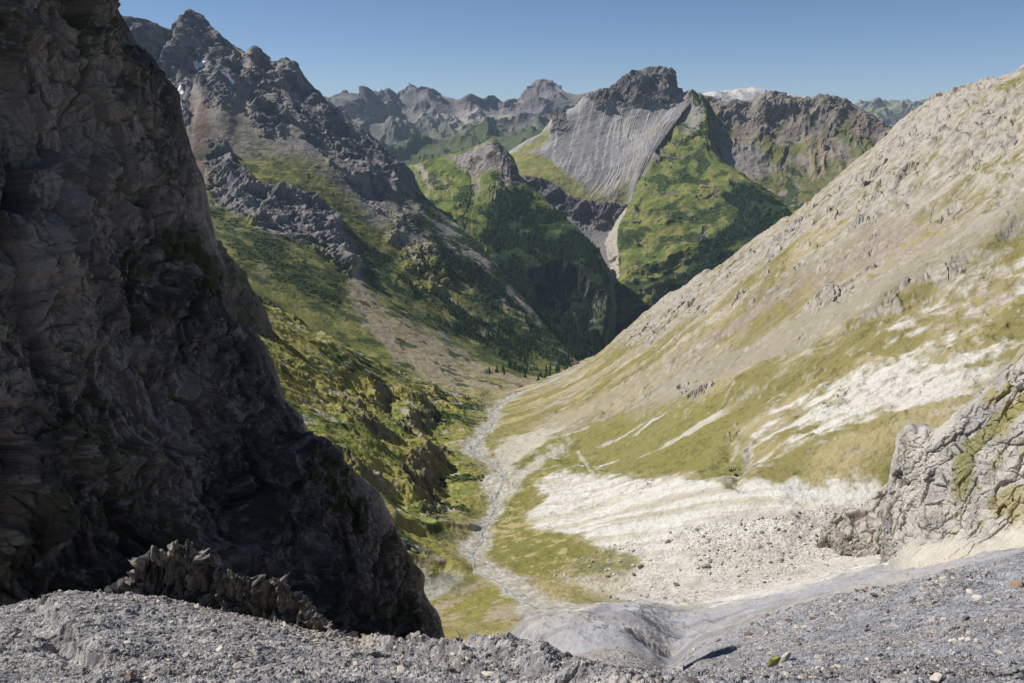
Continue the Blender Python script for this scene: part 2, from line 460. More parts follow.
c = mix(c, C(158, 148, 132), lip * .7)
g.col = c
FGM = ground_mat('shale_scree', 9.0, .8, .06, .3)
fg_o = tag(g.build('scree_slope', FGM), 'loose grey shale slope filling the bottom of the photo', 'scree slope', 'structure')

# --- valley
g = VA
X, Y = g.P[..., 0], g.P[..., 1]
join = sstep(YJ, YJ * 1.07, Y)
UVb = g.base_uv
lnY = np.log(Y)
sx = np.interp(lnY[:, 0], np.log(np.r_[118, 185, 260, sp[:, 1]]), np.r_[pt(668, 668, 115)[0], pt(640, 640, 185)[0], pt(545, 605, 260)[0], sp[:, 0]])[:, None]
rx = X - sx                                    # metres right of the stream
leftm = sstep(12, 45, -rx) * sstep(290, 360, Y) * (1 - sstep(1050, 1250, Y))
rightm = sstep(25, 70, rx) * sstep(300, 380, Y)
va_lines = [
    ([(600, 605), (640, 622), (675, 640)], 1.5, 8, 5),
    ([(545, 622), (600, 640), (650, 668)], 2.0, 10, 6),
    ([(665, 668), (672, 650), (690, 632), (705, 622)], -2.2, 7, 4),
    ([(517, 632), (550, 648), (592, 668)], 3.0, 10, 1.8),
    ([(540, 470), (600, 482), (700, 489), (745, 487)], 5.0, 14, 40),
    ([(500, 490), (520, 470), (555, 440), (590, 425)], 5.0, 10, 30),
    ([(720, 432), (735, 455), (745, 480)], -5.0, 8, 8),
    ([(400, 520), (440, 525), (470, 530)], 4, 9, 5),
    ([(395, 555), (430, 560), (462, 566)], 3, 8, 5),
    ([(640, 418), (720, 395), (800, 372), (880, 340)], 5, 20, 14),
    ([(860, 325), (880, 310), (920, 285), (1000, 240)], 7, 22, 10),
]
dz = strokes(g, va_lines)
# benches and crags of the left side: terraced relief
warp = 20 * fbm2(X, Y, 150, 7, .62, g.px, seed=31)
Hs = 30.0
zz = (g.P[..., 2] + warp) / Hs
fr = zz - np.floor(zz)
st = np.floor(zz) + sstep(.45, .97, fr)
crag = sstep(-.12, .2, fbm2(X, Y, 130, 3, seed=33) + .28 * sstep(330, 470, UVb[..., 1]) - .1)
dz += ((st * Hs - warp) - g.P[..., 2]) * leftm * crag * .45
dz += leftm * crag * sstep(.35, .6, fr) * 3.0 * fbm2(X, Y, 16, 6, .65, g.px, ridged=True, seed=34)
dz += leftm * (6.5 * fbm2(X, Y, 90, 7, .52, g.px, ridged=True, seed=35) + 1.0 * fbm2(X, Y, 12, 5, .62, g.px, seed=36))
# right slope: ribs running down the fall line, rocky near the crest
fx = rx * .30 + .10 * Y; fy = Y + .18 * rx
crestd = sstep(.5, .95, rx / np.maximum(np.interp(lnY[:, 0], np.log(rp[:, 1]), rp[:, 0])[:, None] - sx, 30))
dz += rightm * (3.5 * fbm2(fx, fy, 110, 3, .5, g.px, seed=40) + 3.2 * fbm2(X, Y, 80, 7, .58, g.px, ridged=True, seed=41) * sstep(-.3, .4, fbm2(X, Y, 150, 3, seed=46) + .6 * crestd)
                + 4.5 * crestd * fbm2(X, Y, 70, 7, .56, g.px, ridged=True, seed=42) + 2.2 * sstep(.0, .4, fbm2(X, Y, 70, 3, seed=49)) * fbm2(X, Y, 18, 6, .65, g.px, ridged=True, seed=39))
near = 1 - sstep(200, 270, Y)
dz += near * (1.1 * fbm2(X + .3 * Y, Y * .5, 14, 6, .58, g.px, ridged=True, seed=47) + .5 * fbm2(X, Y, 4, 5, .65, g.px, seed=48))
dz += (.5 * fbm2(X, Y, 6, 4, .65, g.px, seed=44) + .8 * fbm2(X, Y, 35, 3, seed=45)) * np.clip(Y / 200, .4, 2.5) * join
crest_rock = g.mask([(1020, 60), (966, 84), (946, 88), (890, 137), (846, 177), (792, 211), (742, 255), (684, 285), (630, 327), (616, 343), (645, 345), (700, 304), (760, 272), (830, 226), (890, 192), (950, 150), (1020, 122)], 7, 12, seed=81)
for poly, sd_ in (([(862, 322), (890, 302), (930, 285), (960, 278), (925, 305), (885, 325)], 82), ([(716, 428), (732, 424), (748, 445), (752, 480), (738, 484), (730, 455)], 83), ([(676, 388), (700, 380), (712, 396), (690, 408)], 84), ([(800, 300), (850, 270), (880, 262), (850, 292), (812, 312)], 85), ([(960, 215), (1000, 190), (1020, 190), (1000, 215), (970, 235)], 86)):
    crest_rock = np.maximum(crest_rock, g.mask(poly, 3, 6, seed=sd_))
crest_rock = crest_rock * sstep(-.3, .15, fbm2(X, Y, 45, 5, .6, seed=87) + .12)
Pq = g.P + np.stack([3 * fbm2(X, Y, 20, 3, seed=92), 3 * fbm2(X, Y, 20, 3, seed=93), 0 * X], -1)
dz += crest_rock * (2.6 * fbm2(X, Y, 48, 7, .56, g.px, ridged=True, seed=89) + 3.0 * facets(Pq, 22, 1.2, (1, 1.6, 1), crest_rock) + 1.6 * facets(Pq, 9, 2.2, (1, 1.6, 1), crest_rock))
rs_ = leftm * crag * sstep(.35, .6, fr)
dz += rs_ * (2.4 * facets(Pq, 14, 3.2, (1, 1, 1.5), rs_) + 1.2 * facets(Pq, 6, 4.2, (1, 1, 1.5), rs_))
g.P[..., 2] += dz * join
# cover
nz = np.abs(g.normals()[..., 2])
stk = fbm2(fx * .55, fy, 42, 6, .6, g.px, seed=50)        # streaks along the fall line
stk2 = fbm2(fx * .5, fy, 15, 5, .65, g.px, seed=51)
iso = fbm2(X, Y, 55, 6, .6, g.px, seed=52)
fine = fbm2(X, Y, 9, 5, .7, g.px, seed=53)
c = mix(np.broadcast_to(OLIVE, g.P.shape), STRAW, sstep(-.1, .35, iso))
c = mix(c, OLIVE_D, sstep(.05, .4, fine - iso * .3) * .7)
hi = sstep(.25, .75, rx / np.maximum(np.interp(lnY[:, 0], np.log(rp[:, 1]), rp[:, 0])[:, None] - sx, 30))
stk = fbm2(fx * .7, fy, 60, 4, .55, g.px, seed=50)
stk2 = fbm2(fx, fy, 22, 4, .6, g.px, seed=51)
scw = sstep(-.3, .3, .55 * stk + .5 * stk2 + .5 * iso + .35 * fine + .22 * hi - .12)
sc = mix(mix(np.broadcast_to(C(140, 134, 117), g.P.shape), C(164, 158, 146), sstep(.0, .5, stk2 + .5 * fine)), C(126, 114, 100), sstep(-.1, .5, iso + stk) * .6)
c = mix(c, sc, scw * rightm * .92)
c = mix(c, mix(np.broadcast_to(ROCK_W, c.shape), C(140, 130, 118), sstep(-.3, .3, fbm2(X, Y, 5, 4, .7, g.px, seed=38))), rightm * sstep(.1, .5, fine + .6 * iso + .75 * crestd - .25) * .85)
c = mix(c, c * .72, rightm * sstep(.3, .6, fbm2(X, Y, 11, 5, .7, g.px, seed=37)))
c = mix(c, mix(np.broadcast_to(C(156, 150, 140), c.shape), C(112, 107, 102), sstep(-.15, .35, fbm2(X, Y, 12, 6, .68, g.px, seed=90))), crest_rock * .85)
# traced patches
M = {}
def patch(name, poly, **k):
    M[name] = g.mask(poly, **k); return M[name]
w = patch('white_side', [(770, 400), (850, 350), (940, 300), (1023, 262), (1023, 345), (950, 415), (880, 445), (800, 462), (740, 470)], soft=16, rough=14, seed=2)
c = mix(c, WHITE, w * sstep(-.2, .35, .7 * stk + .8 * stk2 + .5 * fine) * .75)
w = patch('meadow', [(498, 470), (540, 446), (590, 424), (650, 412), (715, 402), (745, 436), (742, 484), (640, 481), (560, 476), (520, 484)], soft=5, rough=6, seed=3)
c = mix(c, mix(mix(np.broadcast_to(C(118, 114, 64), c.shape), OLIVE_D, sstep(0, .4, fine)), PALE, sstep(.3, .5, stk2)), w * .85)
w = patch('gully', [(1023, 196), (1023, 236), (900, 306), (820, 342), (720, 388), (600, 418), (560, 430), (540, 416), (680, 368), (780, 322), (880, 276)], soft=6, rough=7, seed=4)
c = mix(c, mix(np.broadcast_to(C(138, 131, 117), c.shape), STRAW, sstep(.05, .4, stk) * .5), w * .8)
w = patch('rough_brown', [(740, 300), (820, 262), (900, 210), (960, 190), (1000, 200), (900, 262), (800, 312), (740, 330)], soft=12, rough=12, seed=41)
c = mix(c, C(122, 108, 94), w * sstep(-.1, .2, fine + .3 * iso) * .5)
w = patch('white_fan', [(531, 490), (560, 478), (640, 483), (720, 489), (800, 487), (868, 481), (885, 500), (882, 560), (842, 575), (762, 595), (700, 606), (650, 607), (615, 596), (640, 570), (600, 548), (532, 530), (523, 515), (545, 500)], soft=4, rough=6, seed=5)
fan = mix(np.broadcast_to(WHITE, c.shape), PALE, sstep(-.1, .3, fbm2(rx * .16, Y + .5 * rx, 9, 5, .65, g.px, seed=55)))
fan = mix(fan, STRAW, sstep(.18, .34, fbm2(rx * .16, Y + .5 * rx, 24, 5, .6, g.px, seed=56)) * .3)
c = mix(c, fan, np.maximum(w, sstep(20, 45, rx) * (1 - sstep(255, 285, Y)) * sstep(-.35, .1, iso + fine)) * .95)
w = patch('fan_foot', [(560, 578), (620, 560), (700, 545), (800, 530), (880, 520), (884, 560), (800, 580), (700, 600), (650, 604), (600, 592)], soft=10, rough=10, seed=6)
c = mix(c, mix(np.broadcast_to(C(178, 172, 161), c.shape), C(138, 132, 122), sstep(.1, .4, fine)), w * .6)
w = patch('bank', [(500, 500), (520, 485), (548, 479), (535, 490), (524, 512), (530, 530), (592, 546), (640, 562), (600, 574), (560, 576), (580, 588), (545, 582), (512, 570), (492, 552), (496, 520)], soft=4, rough=7, seed=7)
c = mix(c, mix(np.broadcast_to(C(108, 106, 56), c.shape), STRAW, sstep(0, .35, fine + .4 * iso)), w * .9)
w = patch('bank_scar', [(500, 498), (520, 478), (550, 450), (575, 440), (560, 455), (525, 485), (507, 505)], soft=3, rough=3, seed=71)
c = mix(c, PALE, w * .8)
w = patch('footpath', [(575, 450), (578, 450), (584, 462), (593, 475), (589, 475), (580, 463)], soft=1.2, rough=1, seed=72)
c = mix(c, PALE, w * .7)
w = patch('moraine', [(485, 470), (500, 440), (540, 425), (570, 425), (540, 450), (505, 475)], soft=5, rough=7, seed=8)
c = mix(c, PALE, w * .75)
w = patch('lower_grass', [(432, 612), (440, 598), (455, 582), (480, 580), (510, 592), (545, 604), (540, 616), (490, 622), (440, 622)], soft=4, rough=5, seed=9)
c = mix(c, mix(np.broadcast_to(TAN, c.shape), C(116, 112, 58), sstep(-.25, .1, iso + fine)), w * .9)
w = patch('lower_scree', [(424, 605), (424, 576), (448, 570), (464, 576), (445, 592)], soft=4, rough=4, seed=10)
c = mix(c, PALE, w * .9)
sh = patch('shale', [(520, 612), (560, 606), (620, 602), (690, 606), (760, 596), (830, 578), (880, 566), (960, 556), (1020, 548), (1020, 556), (880, 578), (780, 606), (700, 626), (640, 622), (560, 634), (525, 640)], soft=6, rough=5, seed=11)
sh = np.maximum(sh, (1 - sstep(165, 205, Y)) * (rx > -60))
shc = mix(np.broadcast_to(C(146, 145, 147), c.shape), C(122, 121, 124), sstep(-.1, .3, fbm2(X, Y, 30, 5, .6, g.px, seed=57)))
shc = mix(shc, C(158, 150, 138), sstep(.0, .4, fbm2(X * .4, Y, 40, 4, seed=58)) * .5)
c = mix(c, shc, sh)
# left benches: green on the flats, rock where it is steep, shrubs further out
lm = sstep(0, 25, -rx) * sstep(270, 330, Y)
gl = mix(mix(np.broadcast_to(C(136, 131, 70), c.shape), C(106, 114, 54), sstep(-.2, .25, iso)), C(150, 136, 92), sstep(.15, .4, fine) * .6)
gl = mix(gl, SHRUB, sstep(.02, .2, fbm2(X, Y, 60, 6, .65, g.px, seed=60) + .22 * sstep(500, 900, Y) - .18) * .9)
gl = mix(gl, ROCK_W, sstep(.3, .42, fbm2(X, Y, 22, 5, .7, g.px, seed=61)) * .7)
riser = sstep(.4, .6, fr) * (1 - sstep(.95, 1.0, fr)) * crag
dz_face = 0
gl = mix(gl, mix(np.broadcast_to(C(118, 110, 100), c.shape), C(84, 80, 76), sstep(-.2, .3, fine)), riser * sstep(-.15, .25, fine + .3 * iso) * .7)
gl = mix(gl, mix(np.broadcast_to(ROCK_D, c.shape), C(110, 100, 88), sstep(-.1, .3, fine)), 1 - sstep(.42, .62, nz + .12 * fine))
VA_LM = lm
c = mix(c, gl, lm)
fl = mix(np.broadcast_to(C(152, 139, 116), c.shape), C(126, 116, 72), sstep(.05, .5, fbm2(X * .5, Y * .35, 50, 5, .6, g.px, seed=65)))
fl = mix(fl, SHRUB, sstep(.3, .42, fbm2(X * .8, Y * .35, 30, 5, .65, g.px, seed=62)) * .8)
c = mix(c, fl, lm * sstep(950, 1150, Y))
# rock where the right side is steep
c = mix(c, mix(np.broadcast_to(ROCK_W, c.shape), C(120, 112, 104), sstep(0, .3, fine)), rightm * (1 - sstep(.5, .66, nz)) * .8)
# gravel bed along the stream
bed = np.exp(-(np.abs(rx + 5 * fbm2(X, Y, 60, 3, seed=63)) / (4 + 9 * sstep(-.1, .4, fbm2(X, Y, 90, 3, seed=64)) + .005 * Y)) ** 2) * sstep(200, 250, Y)
bed = sstep(.25, .75, bed + .5 * fine)
c = mix(c, mix(np.broadcast_to(C(146, 142, 132), c.shape), C(172, 167, 156), sstep(-.1, .3, fbm2(X, Y, 4, 4, .7, g.px, seed=91))), bed * .92)
VA_BED = bed
g.col = c * (1 + .16 * fine)[..., None]
VAM = ground_mat('alpine_turf_and_scree', 1.1, .6, .5, .22)
va_o = tag(g.build('valley_terrain', VAM), 'grassy and stony valley with pale scree fan and long right slope', 'valley', 'structure')
print('terrain', time.time() - T0)

# ------------------------------------------------------------------ mountains
def rockify(g, rock, lam, amp, grass_amp, seed, gul=None, edge=None, oc=7, fk=.55):
    """relief: sharp where there is rock, softer on scree and grass"""
    N = g.normals()
    r = fbm3(g.P, lam, oc, .6, True, seed, px=g.px) * amp
    r2 = fbm3(g.P, lam * .8, 5, .5, False, seed + 50, px=g.px) * grass_amp
    wq = g.P + (lam * .07) * np.stack([fbm3(g.P, lam * .4, 3, seed=seed + 70), fbm3(g.P, lam * .4, 3, seed=seed + 71), fbm3(g.P, lam * .4, 3, seed=seed + 72)], -1)
    fct = fk * (facets(wq, lam * .42, seed, (1, 1, 2.4), rock) * .30 + facets(wq, lam * .17, seed + 5, (1, 1, 2.2), rock) * .14 + facets(wq, lam * .08, seed + 9, (1, 1, 1.8), rock) * .06)
    d = (r * .85 + fct * amp) * rock + r2 * (1 - rock)
    r3 = fbm3(g.P, lam * .16, 5, .62, False, seed + 90, px=g.px) * (.07 * amp)
    d = d + r3
    if gul is not None: d = d + gul
    if edge is not None: d = d * edge
    g.P = g.P + N * d[..., None]

# --- left mountain
crest = [(60, 0, 3000), (100, 13, 3150), (115, 17, 3250), (127, 19, 3250), (140, 19, 3300), (153, 23, 3350), (167, 28, 3400), (176, 30, 3450), (180, 22, 3500), (184, 14, 3520), (190, 9, 3550), (200, 15, 3560), (213, 28, 3570), (227, 40, 3570), (240, 50, 3570), (248, 53, 3560), (257, 47, 3500), (267, 58, 3480), (277, 62, 3480), (290, 62, 3480), (303, 75, 3480), (320, 95, 3480), (333, 104, 3460), (341, 113, 3450), (361, 130, 3430), (381, 147, 3400), (404, 164, 3380), (421, 193, 3300), (440, 211, 3200), (470, 236, 3000), (500, 270, 2820), (525, 300, 2700), (550, 331, 2560), (566, 350, 2460), (578, 362, 2400)]
backr = [(u + 6 + .02 * u, v + 55 + .12 * (u > 380) * (u - 380) * .2, Y * 1.16) for u, v, Y in crest]
m1 = [(30, 90, 2700), (110, 96, 2850), (180, 88, 2980), (215, 78, 3050), (260, 98, 3050), (300, 124, 3000), (340, 155, 2950), (380, 190, 2880), (410, 218, 2800), (450, 250, 2700), (500, 290, 2600), (550, 336, 2450), (577, 363, 2360)]
m2 = [(30, 190, 2100), (150, 185, 2250), (220, 188, 2330), (260, 195, 2360), (300, 210, 2370), (340, 238, 2350), (370, 262, 2330), (410, 292, 2290), (460, 325, 2250), (510, 350, 2230), (555, 362, 2260), (577, 365, 2330)]
ft = [(30, 300, 1500), (180, 262, 1600), (225, 272, 1650), (290, 305, 1650), (350, 340, 1600), (420, 378, 1500), (465, 402, 1420), (510, 399, 1480), (545, 384, 1780), (570, 373, 2080), (580, 367, 2300)]
under = [(u, v + 16, Y * .97) for u, v, Y in ft]
g = loft([backr, crest, m1, m2, ft, under], [70, 170, 170, 190, 14], 820, back=1)
LM = g
s, t = g.s, g.t
P0 = g.P.copy()
al = t * 900; dn = s * 260                      # metres-ish coordinates along crest / down slope
streak = fbm2(al * 1.0, dn * .22, 60, 6, .58, seed=70)
iso = fbm3(P0, 420, 6, .55, seed=71, px=g.px)
fine = fbm3(P0, 60, 5, .65, seed=72, px=g.px)
upper = 1 - sstep(.25, .95, s + .5 * iso)
band = g.mask([(212, 172), (240, 172), (262, 185), (300, 188), (330, 210), (352, 238), (362, 262), (350, 275), (325, 250), (290, 235), (240, 215), (215, 200)], 4, 6, seed=1)
spur = g.mask([(395, 215), (415, 220), (440, 255), (452, 285), (430, 290), (405, 262), (390, 235)], 4, 7, seed=12)
ridge_r = g.mask([(300, 90), (345, 120), (400, 165), (425, 200), (440, 215), (400, 200), (350, 170), (300, 140), (270, 100)], 6, 9, seed=13)
outc = g.mask([(210, 62), (228, 62), (238, 90), (225, 102), (205, 100), (196, 82)], 3, 5, seed=14)
outc = np.maximum(outc, g.mask([(268, 98), (290, 105), (288, 132), (262, 135), (248, 110), (255, 90)], 3, 6, seed=15))
outc = np.maximum(outc, g.mask([(208, 140), (228, 148), (240, 170), (222, 176), (206, 160)], 3, 6, seed=16))
peak = g.mask([(106, 12), (127, 17), (150, 21), (167, 27), (182, 14), (190, 8), (202, 14), (227, 39), (248, 52), (242, 76), (226, 66), (208, 62), (194, 74), (182, 92), (172, 80), (150, 66), (128, 52), (110, 40)], 3, 6, seed=17)
ridge_d = g.mask([(246, 52), (262, 46), (290, 61), (320, 92), (345, 115), (380, 146), (405, 163), (424, 196), (436, 212), (418, 222), (396, 204), (372, 196), (344, 168), (318, 140), (302, 120), (285, 97), (264, 84), (250, 68)], 4, 10, seed=18)
tlow = sstep(.60, .68, t)
rock = np.clip(np.maximum.reduce([peak, ridge_d * sstep(-.35, .0, streak + .3 * fine + .15), band, spur, outc, sstep(.24, .4, streak + .4 * iso) * (1 - sstep(1.2, 1.7, s)), (s < .07) * 1.0 * (s > -.2)]), 0, 1) * (1 - tlow)
shrub = g.mask([(345, 225), (400, 265), (450, 300), (500, 330), (560, 358), (530, 362), (470, 345), (420, 320), (370, 285)], 10, 12, seed=3)
shrub = np.maximum(shrub, g.mask([(440, 213), (500, 272), (555, 340), (575, 362), (540, 350), (490, 318), (450, 280), (425, 235)], 6, 8, seed=4))
shrub = np.maximum(shrub, g.mask([(205, 205), (250, 222), (300, 245), (345, 280), (330, 310), (280, 280), (230, 250)], 8, 12, seed=5) * .9)
LM_SHRUB = None
shrub = np.maximum(shrub, tlow * (1 - sstep(1.0, 1.5, s)))
sh_n = sstep(-.25, .15, fbm3(P0, 110, 7, .72, seed=74, px=g.px) + .08)
gul = (8 + 22 * np.maximum(ridge_d, peak)) * fbm2(al + .25 * dn + 30 * fbm2(al, dn * .6, 160, 4, seed=69), dn * .22, 110, 5, .55, ridged=True, seed=75) * sstep(.06, .6, s) * (1 - .65 * sstep(1.0, 1.6, s)) * (1 - sstep(2.0, 2.7, s))
gul = gul + (18 * band + 16 * spur + 14 * outc) * sstep(-.4, .3, fine + iso)
edge = .14 + .86 * sstep(0, .3, np.abs(s))
edge = np.where(s > 2.85, edge * (1 - sstep(2.85, 3.1, s)), edge)
gul = gul * (.15 + .85 * sstep(0, .35, np.abs(s)))
rockify(g, rock, 190, 38, 6, 80.0, gul, (.12 + .88 * sstep(0, .22, np.abs(s))) * np.where(s > 2.85, 1 - sstep(2.85, 3.1, s), 1), 9)
scree = mix(np.broadcast_to(C(134, 126, 118), g.P.shape), C(104, 84, 78), g.mask([(180, 95), (205, 100), (215, 150), (230, 200), (205, 195), (190, 150)], 8, 8, seed=6))
scree = mix(scree, C(146, 138, 129), sstep(-.1, .3, fbm2(al, dn * .12, 26, 5, .6, seed=68)) * .75)
scree = mix(scree, C(108, 98, 92), sstep(.05, .35, -streak) * .5)
gr = mix(np.broadcast_to(C(94, 100, 46), g.P.shape), C(122, 120, 62), sstep(-.2, .3, fine))
gw = sstep(.95, 1.7, s - .42 * (1 - sstep(.3, .55, t)) + .7 * iso + .25 * fine + .15 * sstep(200, 420, g.base_uv[..., 0]))
c = mix(scree, gr, gw * sstep(-.3, .1, iso + .4 - .5 * streak) * .95)
rk = mix(np.broadcast_to(C(100, 99, 101), g.P.shape), C(130, 125, 120), sstep(-.2, .35, fine))
LM_SHRUB = np.clip(shrub * sh_n - .3, 0, 1) * (1 - rock)
c = mix(c, SHRUB, shrub * sh_n * .95)
c = mix(c, rk, rock)
c = mix(c, SHRUB, sstep(.1, .3, fbm3(P0, 90, 6, .65, seed=77, px=g.px) + .12) * sstep(1.2, 1.8, s) * (1 - rock) * .75)
apron = g.mask([(348, 258), (362, 258), (366, 290), (400, 315), (470, 352), (540, 375), (560, 378), (520, 396), (470, 404), (400, 362), (352, 300)], 5, 7, seed=7)
apc = mix(np.broadcast_to(C(146, 134, 112), c.shape), C(120, 112, 66), sstep(.12, .5, fbm3(P0, 60, 5, .6, seed=78, px=g.px)))
apc = mix(apc, SHRUB, sstep(.2, .32, fbm3(P0, 55, 5, .65, seed=79, px=g.px)) * .9)
c = mix(c, apc, apron * .95)
c = mix(c, C(116, 110, 60), g.mask([(425, 270), (455, 285), (470, 310), (450, 322), (420, 305)], 6, 6, seed=8) * .8)
for line in ([(392, 205), (400, 230), (412, 262)], [(425, 205), (455, 225)], [(352, 262), (358, 285), (372, 300)], [(412, 262), (440, 290), (470, 315)]):
    pl = [(u, v) for u, v in line] + [(u + 5, v - 1) for u, v in line[::-1]]
    c = mix(c, C(146, 138, 124), g.mask(pl, 2, 2.5, seed=9) * .8)
g.col = c * (1 + .15 * fine)[..., None]
MM = ground_mat('mountain_rock_and_turf', .09, .7, 5.0, .22)
lm_o = tag(g.build('mountain', MM), 'tall dark rocky mountain with pointed summit on the left behind the cliff', 'mountain', 'structure')

# snow left on the mountain: small thick sheets lying on it
LM.base_uv = proj(LM.P)
SNOW = plain_mat('old_snow', C(226, 228, 232), .6, .06, .2, .2, .2)
def snow(g, poly, label, lift=3.0, name='snow_patch'):
    m = g.mask(poly, .6, 1.0, seed=5)
    N = g.normals()
    ii = np.argwhere(m[:-1, :-1] > .35)
    vid = {}; vs = []; fs = []
    def vv(i, j):
        if (i, j) not in vid:
            k = min(1.0, float(m[i, j]))
            vid[(i, j)] = len(vs); vs.append(tuple(g.P[i, j] + N[i, j] * (lift * (.3 + .7 * k))))
        return vid[(i, j)]
    for i, j in ii: fs.append((vv(i, j), vv(i, j + 1), vv(i + 1, j + 1), vv(i + 1, j)))
    if not fs: print('no snow', label); return
    me = bpy.data.meshes.new(name); me.from_pydata(vs, [], fs); me.materials.append(SNOW)
    o = bpy.data.objects.new(name, me); COL.objects.link(o)
    md = o.modifiers.new('thickness', 'SOLIDIFY'); md.thickness = lift * 1.5; md.offset = 0
    return tag(o, label, 'snow patch', group='old snow patches on the left mountain')
snow(g, [(193, 60), (197, 58), (198, 62), (203, 59), (204, 61), (199, 66), (197, 69), (195, 66)], 'forked white snow patch just under the pointed summit')
snow(g, [(223, 71), (225, 71), (234, 80), (233, 81)], 'thin slanting snow streak right of the forked patch')
snow(g, [(179, 85), (182, 86), (182, 93), (179, 92)], 'small snow patch beside the cliff edge, upper of two')
snow(g, [(178, 100), (181, 102), (181, 108), (178, 106)], 'small snow patch beside the cliff edge, lower of two')

# --- green knoll and wooded hill in the middle
crest = [(372, 158, 4700), (390, 160, 4500), (404, 163, 4350), (413, 164, 4250), (430, 159, 4150), (444, 155, 4080), (456, 153, 4020), (474, 147, 3950), (484, 142, 3920), (493, 138, 3900), (500, 144, 3880), (507, 150, 3860), (513, 160, 3830), (518, 172, 3800), (526, 182, 3760), (540, 196, 3650), (560, 213, 3480), (575, 226, 3380), (592, 244, 3260), (605, 266, 3160), (611, 298, 3050), (609, 328, 2960), (605, 350, 2900)]
backr = [(u + 12, v + 45, Y * 1.12) for u, v, Y in crest]
m1 = [(380, 190, 4300), (413, 185, 4000), (450, 182, 3780), (490, 180, 3680), (505, 195, 3560), (530, 225, 3380), (560, 252, 3220), (585, 285, 3040), (596, 320, 2900), (600, 345, 2830), (604, 354, 2800)]
m2 = [(395, 215, 3900), (425, 208, 3620), (455, 215, 3420), (480, 235, 3260), (505, 262, 3080), (530, 292, 2920), (555, 322, 2800), (578, 345, 2720), (592, 355, 2700), (602, 358, 2720)]
ft = [(400, 235, 3500), (425, 225, 3400), (455, 238, 3180), (490, 272, 2900), (520, 308, 2720), (550, 342, 2580), (572, 364, 2500), (590, 368, 2560), (606, 364, 2640)]
g = loft([backr, crest, m1, m2, ft], [50, 130, 130, 60], 520, back=1)
HILL = g; s, t = g.s, g.t; P0 = g.P.copy(); al = t * 900; dn = s * 300
streak = fbm2(al, dn * .14, 40, 6, .58, seed=90); iso = fbm3(P0, 300, 6, .55, seed=91, px=g.px); fine = fbm3(P0, 50, 5, .65, seed=92, px=g.px)
summit = g.mask([(445, 156), (474, 147), (493, 138), (505, 147), (514, 162), (524, 182), (505, 182), (495, 172), (480, 172), (462, 165)], 4, 5, seed=1)
ravine = g.mask([(533, 275), (548, 264), (568, 262), (590, 280), (606, 300), (604, 335), (588, 330), (562, 312), (540, 300)], 5, 6, seed=2)
wood = g.mask([(500, 190), (525, 184), (560, 214), (592, 245), (606, 270), (611, 320), (606, 352), (585, 362), (540, 325), (505, 275), (482, 235), (488, 205)], 6, 10, seed=3)
steep = g.mask([(500, 150), (509, 152), (525, 182), (512, 180)], 3, 3, seed=4)
gul = -5 * sstep(.0, .3, streak) * (1 - wood) - 80 * sstep(.15, .9, ravine) + 20 * steep * 0
rock = np.clip(np.maximum.reduce([summit * .55, steep, ravine * .3]), 0, 1)
rockify(g, rock, 160, 26, 16, 95.0, gul, .2 + .8 * sstep(0, .15, np.abs(s)), 7)
c = mix(np.broadcast_to(C(82, 96, 41), g.P.shape), C(108, 108, 58), sstep(-.15, .3, fine))
c = mix(c, C(142, 134, 120), sstep(.05, .26, streak) * (1 - sstep(.9, 1.7, s)) * .8 * (1 - sstep(500, 520, g.base_uv[..., 0])))
c = mix(c, SHRUB, sstep(.05, .25, fbm3(P0, 90, 6, .6, seed=97, px=g.px) + .2 * sstep(1, 2, s) - .05) * .8)
c = mix(c, FOREST, wood * sstep(-.4, -.05, iso + .5 * fine + .12))
c = mix(c, mix(np.broadcast_to(C(136, 130, 124), c.shape), C(108, 100, 94), sstep(0, .3, fine)), summit)
c = mix(c, C(88, 84, 82), steep)
c = mix(c, mix(np.broadcast_to(C(104, 100, 98), c.shape), FOREST, sstep(-.2, .1, fbm3(P0, 70, 5, .6, seed=98, px=g.px))), ravine)
c = mix(c, C(160, 152, 138), g.mask([(516, 296), (524, 300), (530, 316), (522, 312)], 2, 3, seed=7) * .9)
c = mix(c, C(150, 142, 132), g.mask([(575, 292), (585, 300), (596, 330), (588, 322)], 2, 4, seed=8) * .8)
g.col = c * (1 + .15 * fine)[..., None]
hl_o = tag(g.build('mountain', MM), 'green knoll with stony top and dark wooded slope in the middle distance', 'mountain', 'structure')
HILL_WOOD = wood

# --- grey peak
crest = [(492, 162, 4900), (505, 154, 4900), (511, 150, 4900), (525, 141, 4930), (541, 133, 4950), (554, 117, 5000), (565, 110, 5020), (574, 107, 5030), (582, 98, 5050), (591, 93, 5060), (605, 88, 5070), (618, 82, 5080), (626, 76, 5090), (634, 73, 5100), (643, 69, 5100), (651, 66, 5100), (660, 68, 5100), (667, 70, 5090), (674, 77, 5080), (680, 90, 5060), (684, 92, 5040), (692, 89, 5000), (698, 93, 4980), (703, 96, 4960)]
backr = [(u + 4, v + 40, Y * 1.1) for u, v, Y in crest]
m1 = [(500, 168, 4750), (520, 155, 4720), (550, 145, 4740), (575, 140, 4760), (600, 130, 4790), (625, 122, 4820), (650, 118, 4820), (670, 112, 4830), (686, 104, 4860), (694, 100, 4900)]
m2 = [(506, 172, 4600), (524, 168, 4560), (550, 168, 4520), (578, 172, 4480), (600, 172, 4480), (622, 166, 4500), (642, 152, 4560), (660, 136, 4640), (680, 116, 4760)]
m3 = [(512, 174, 4500), (526, 176, 4470), (550, 181, 4400), (571, 197, 4320), (589, 201, 4290), (610, 203, 4270), (622, 205, 4260), (630, 200, 4270), (640, 180, 4380), (655, 152, 4520)]
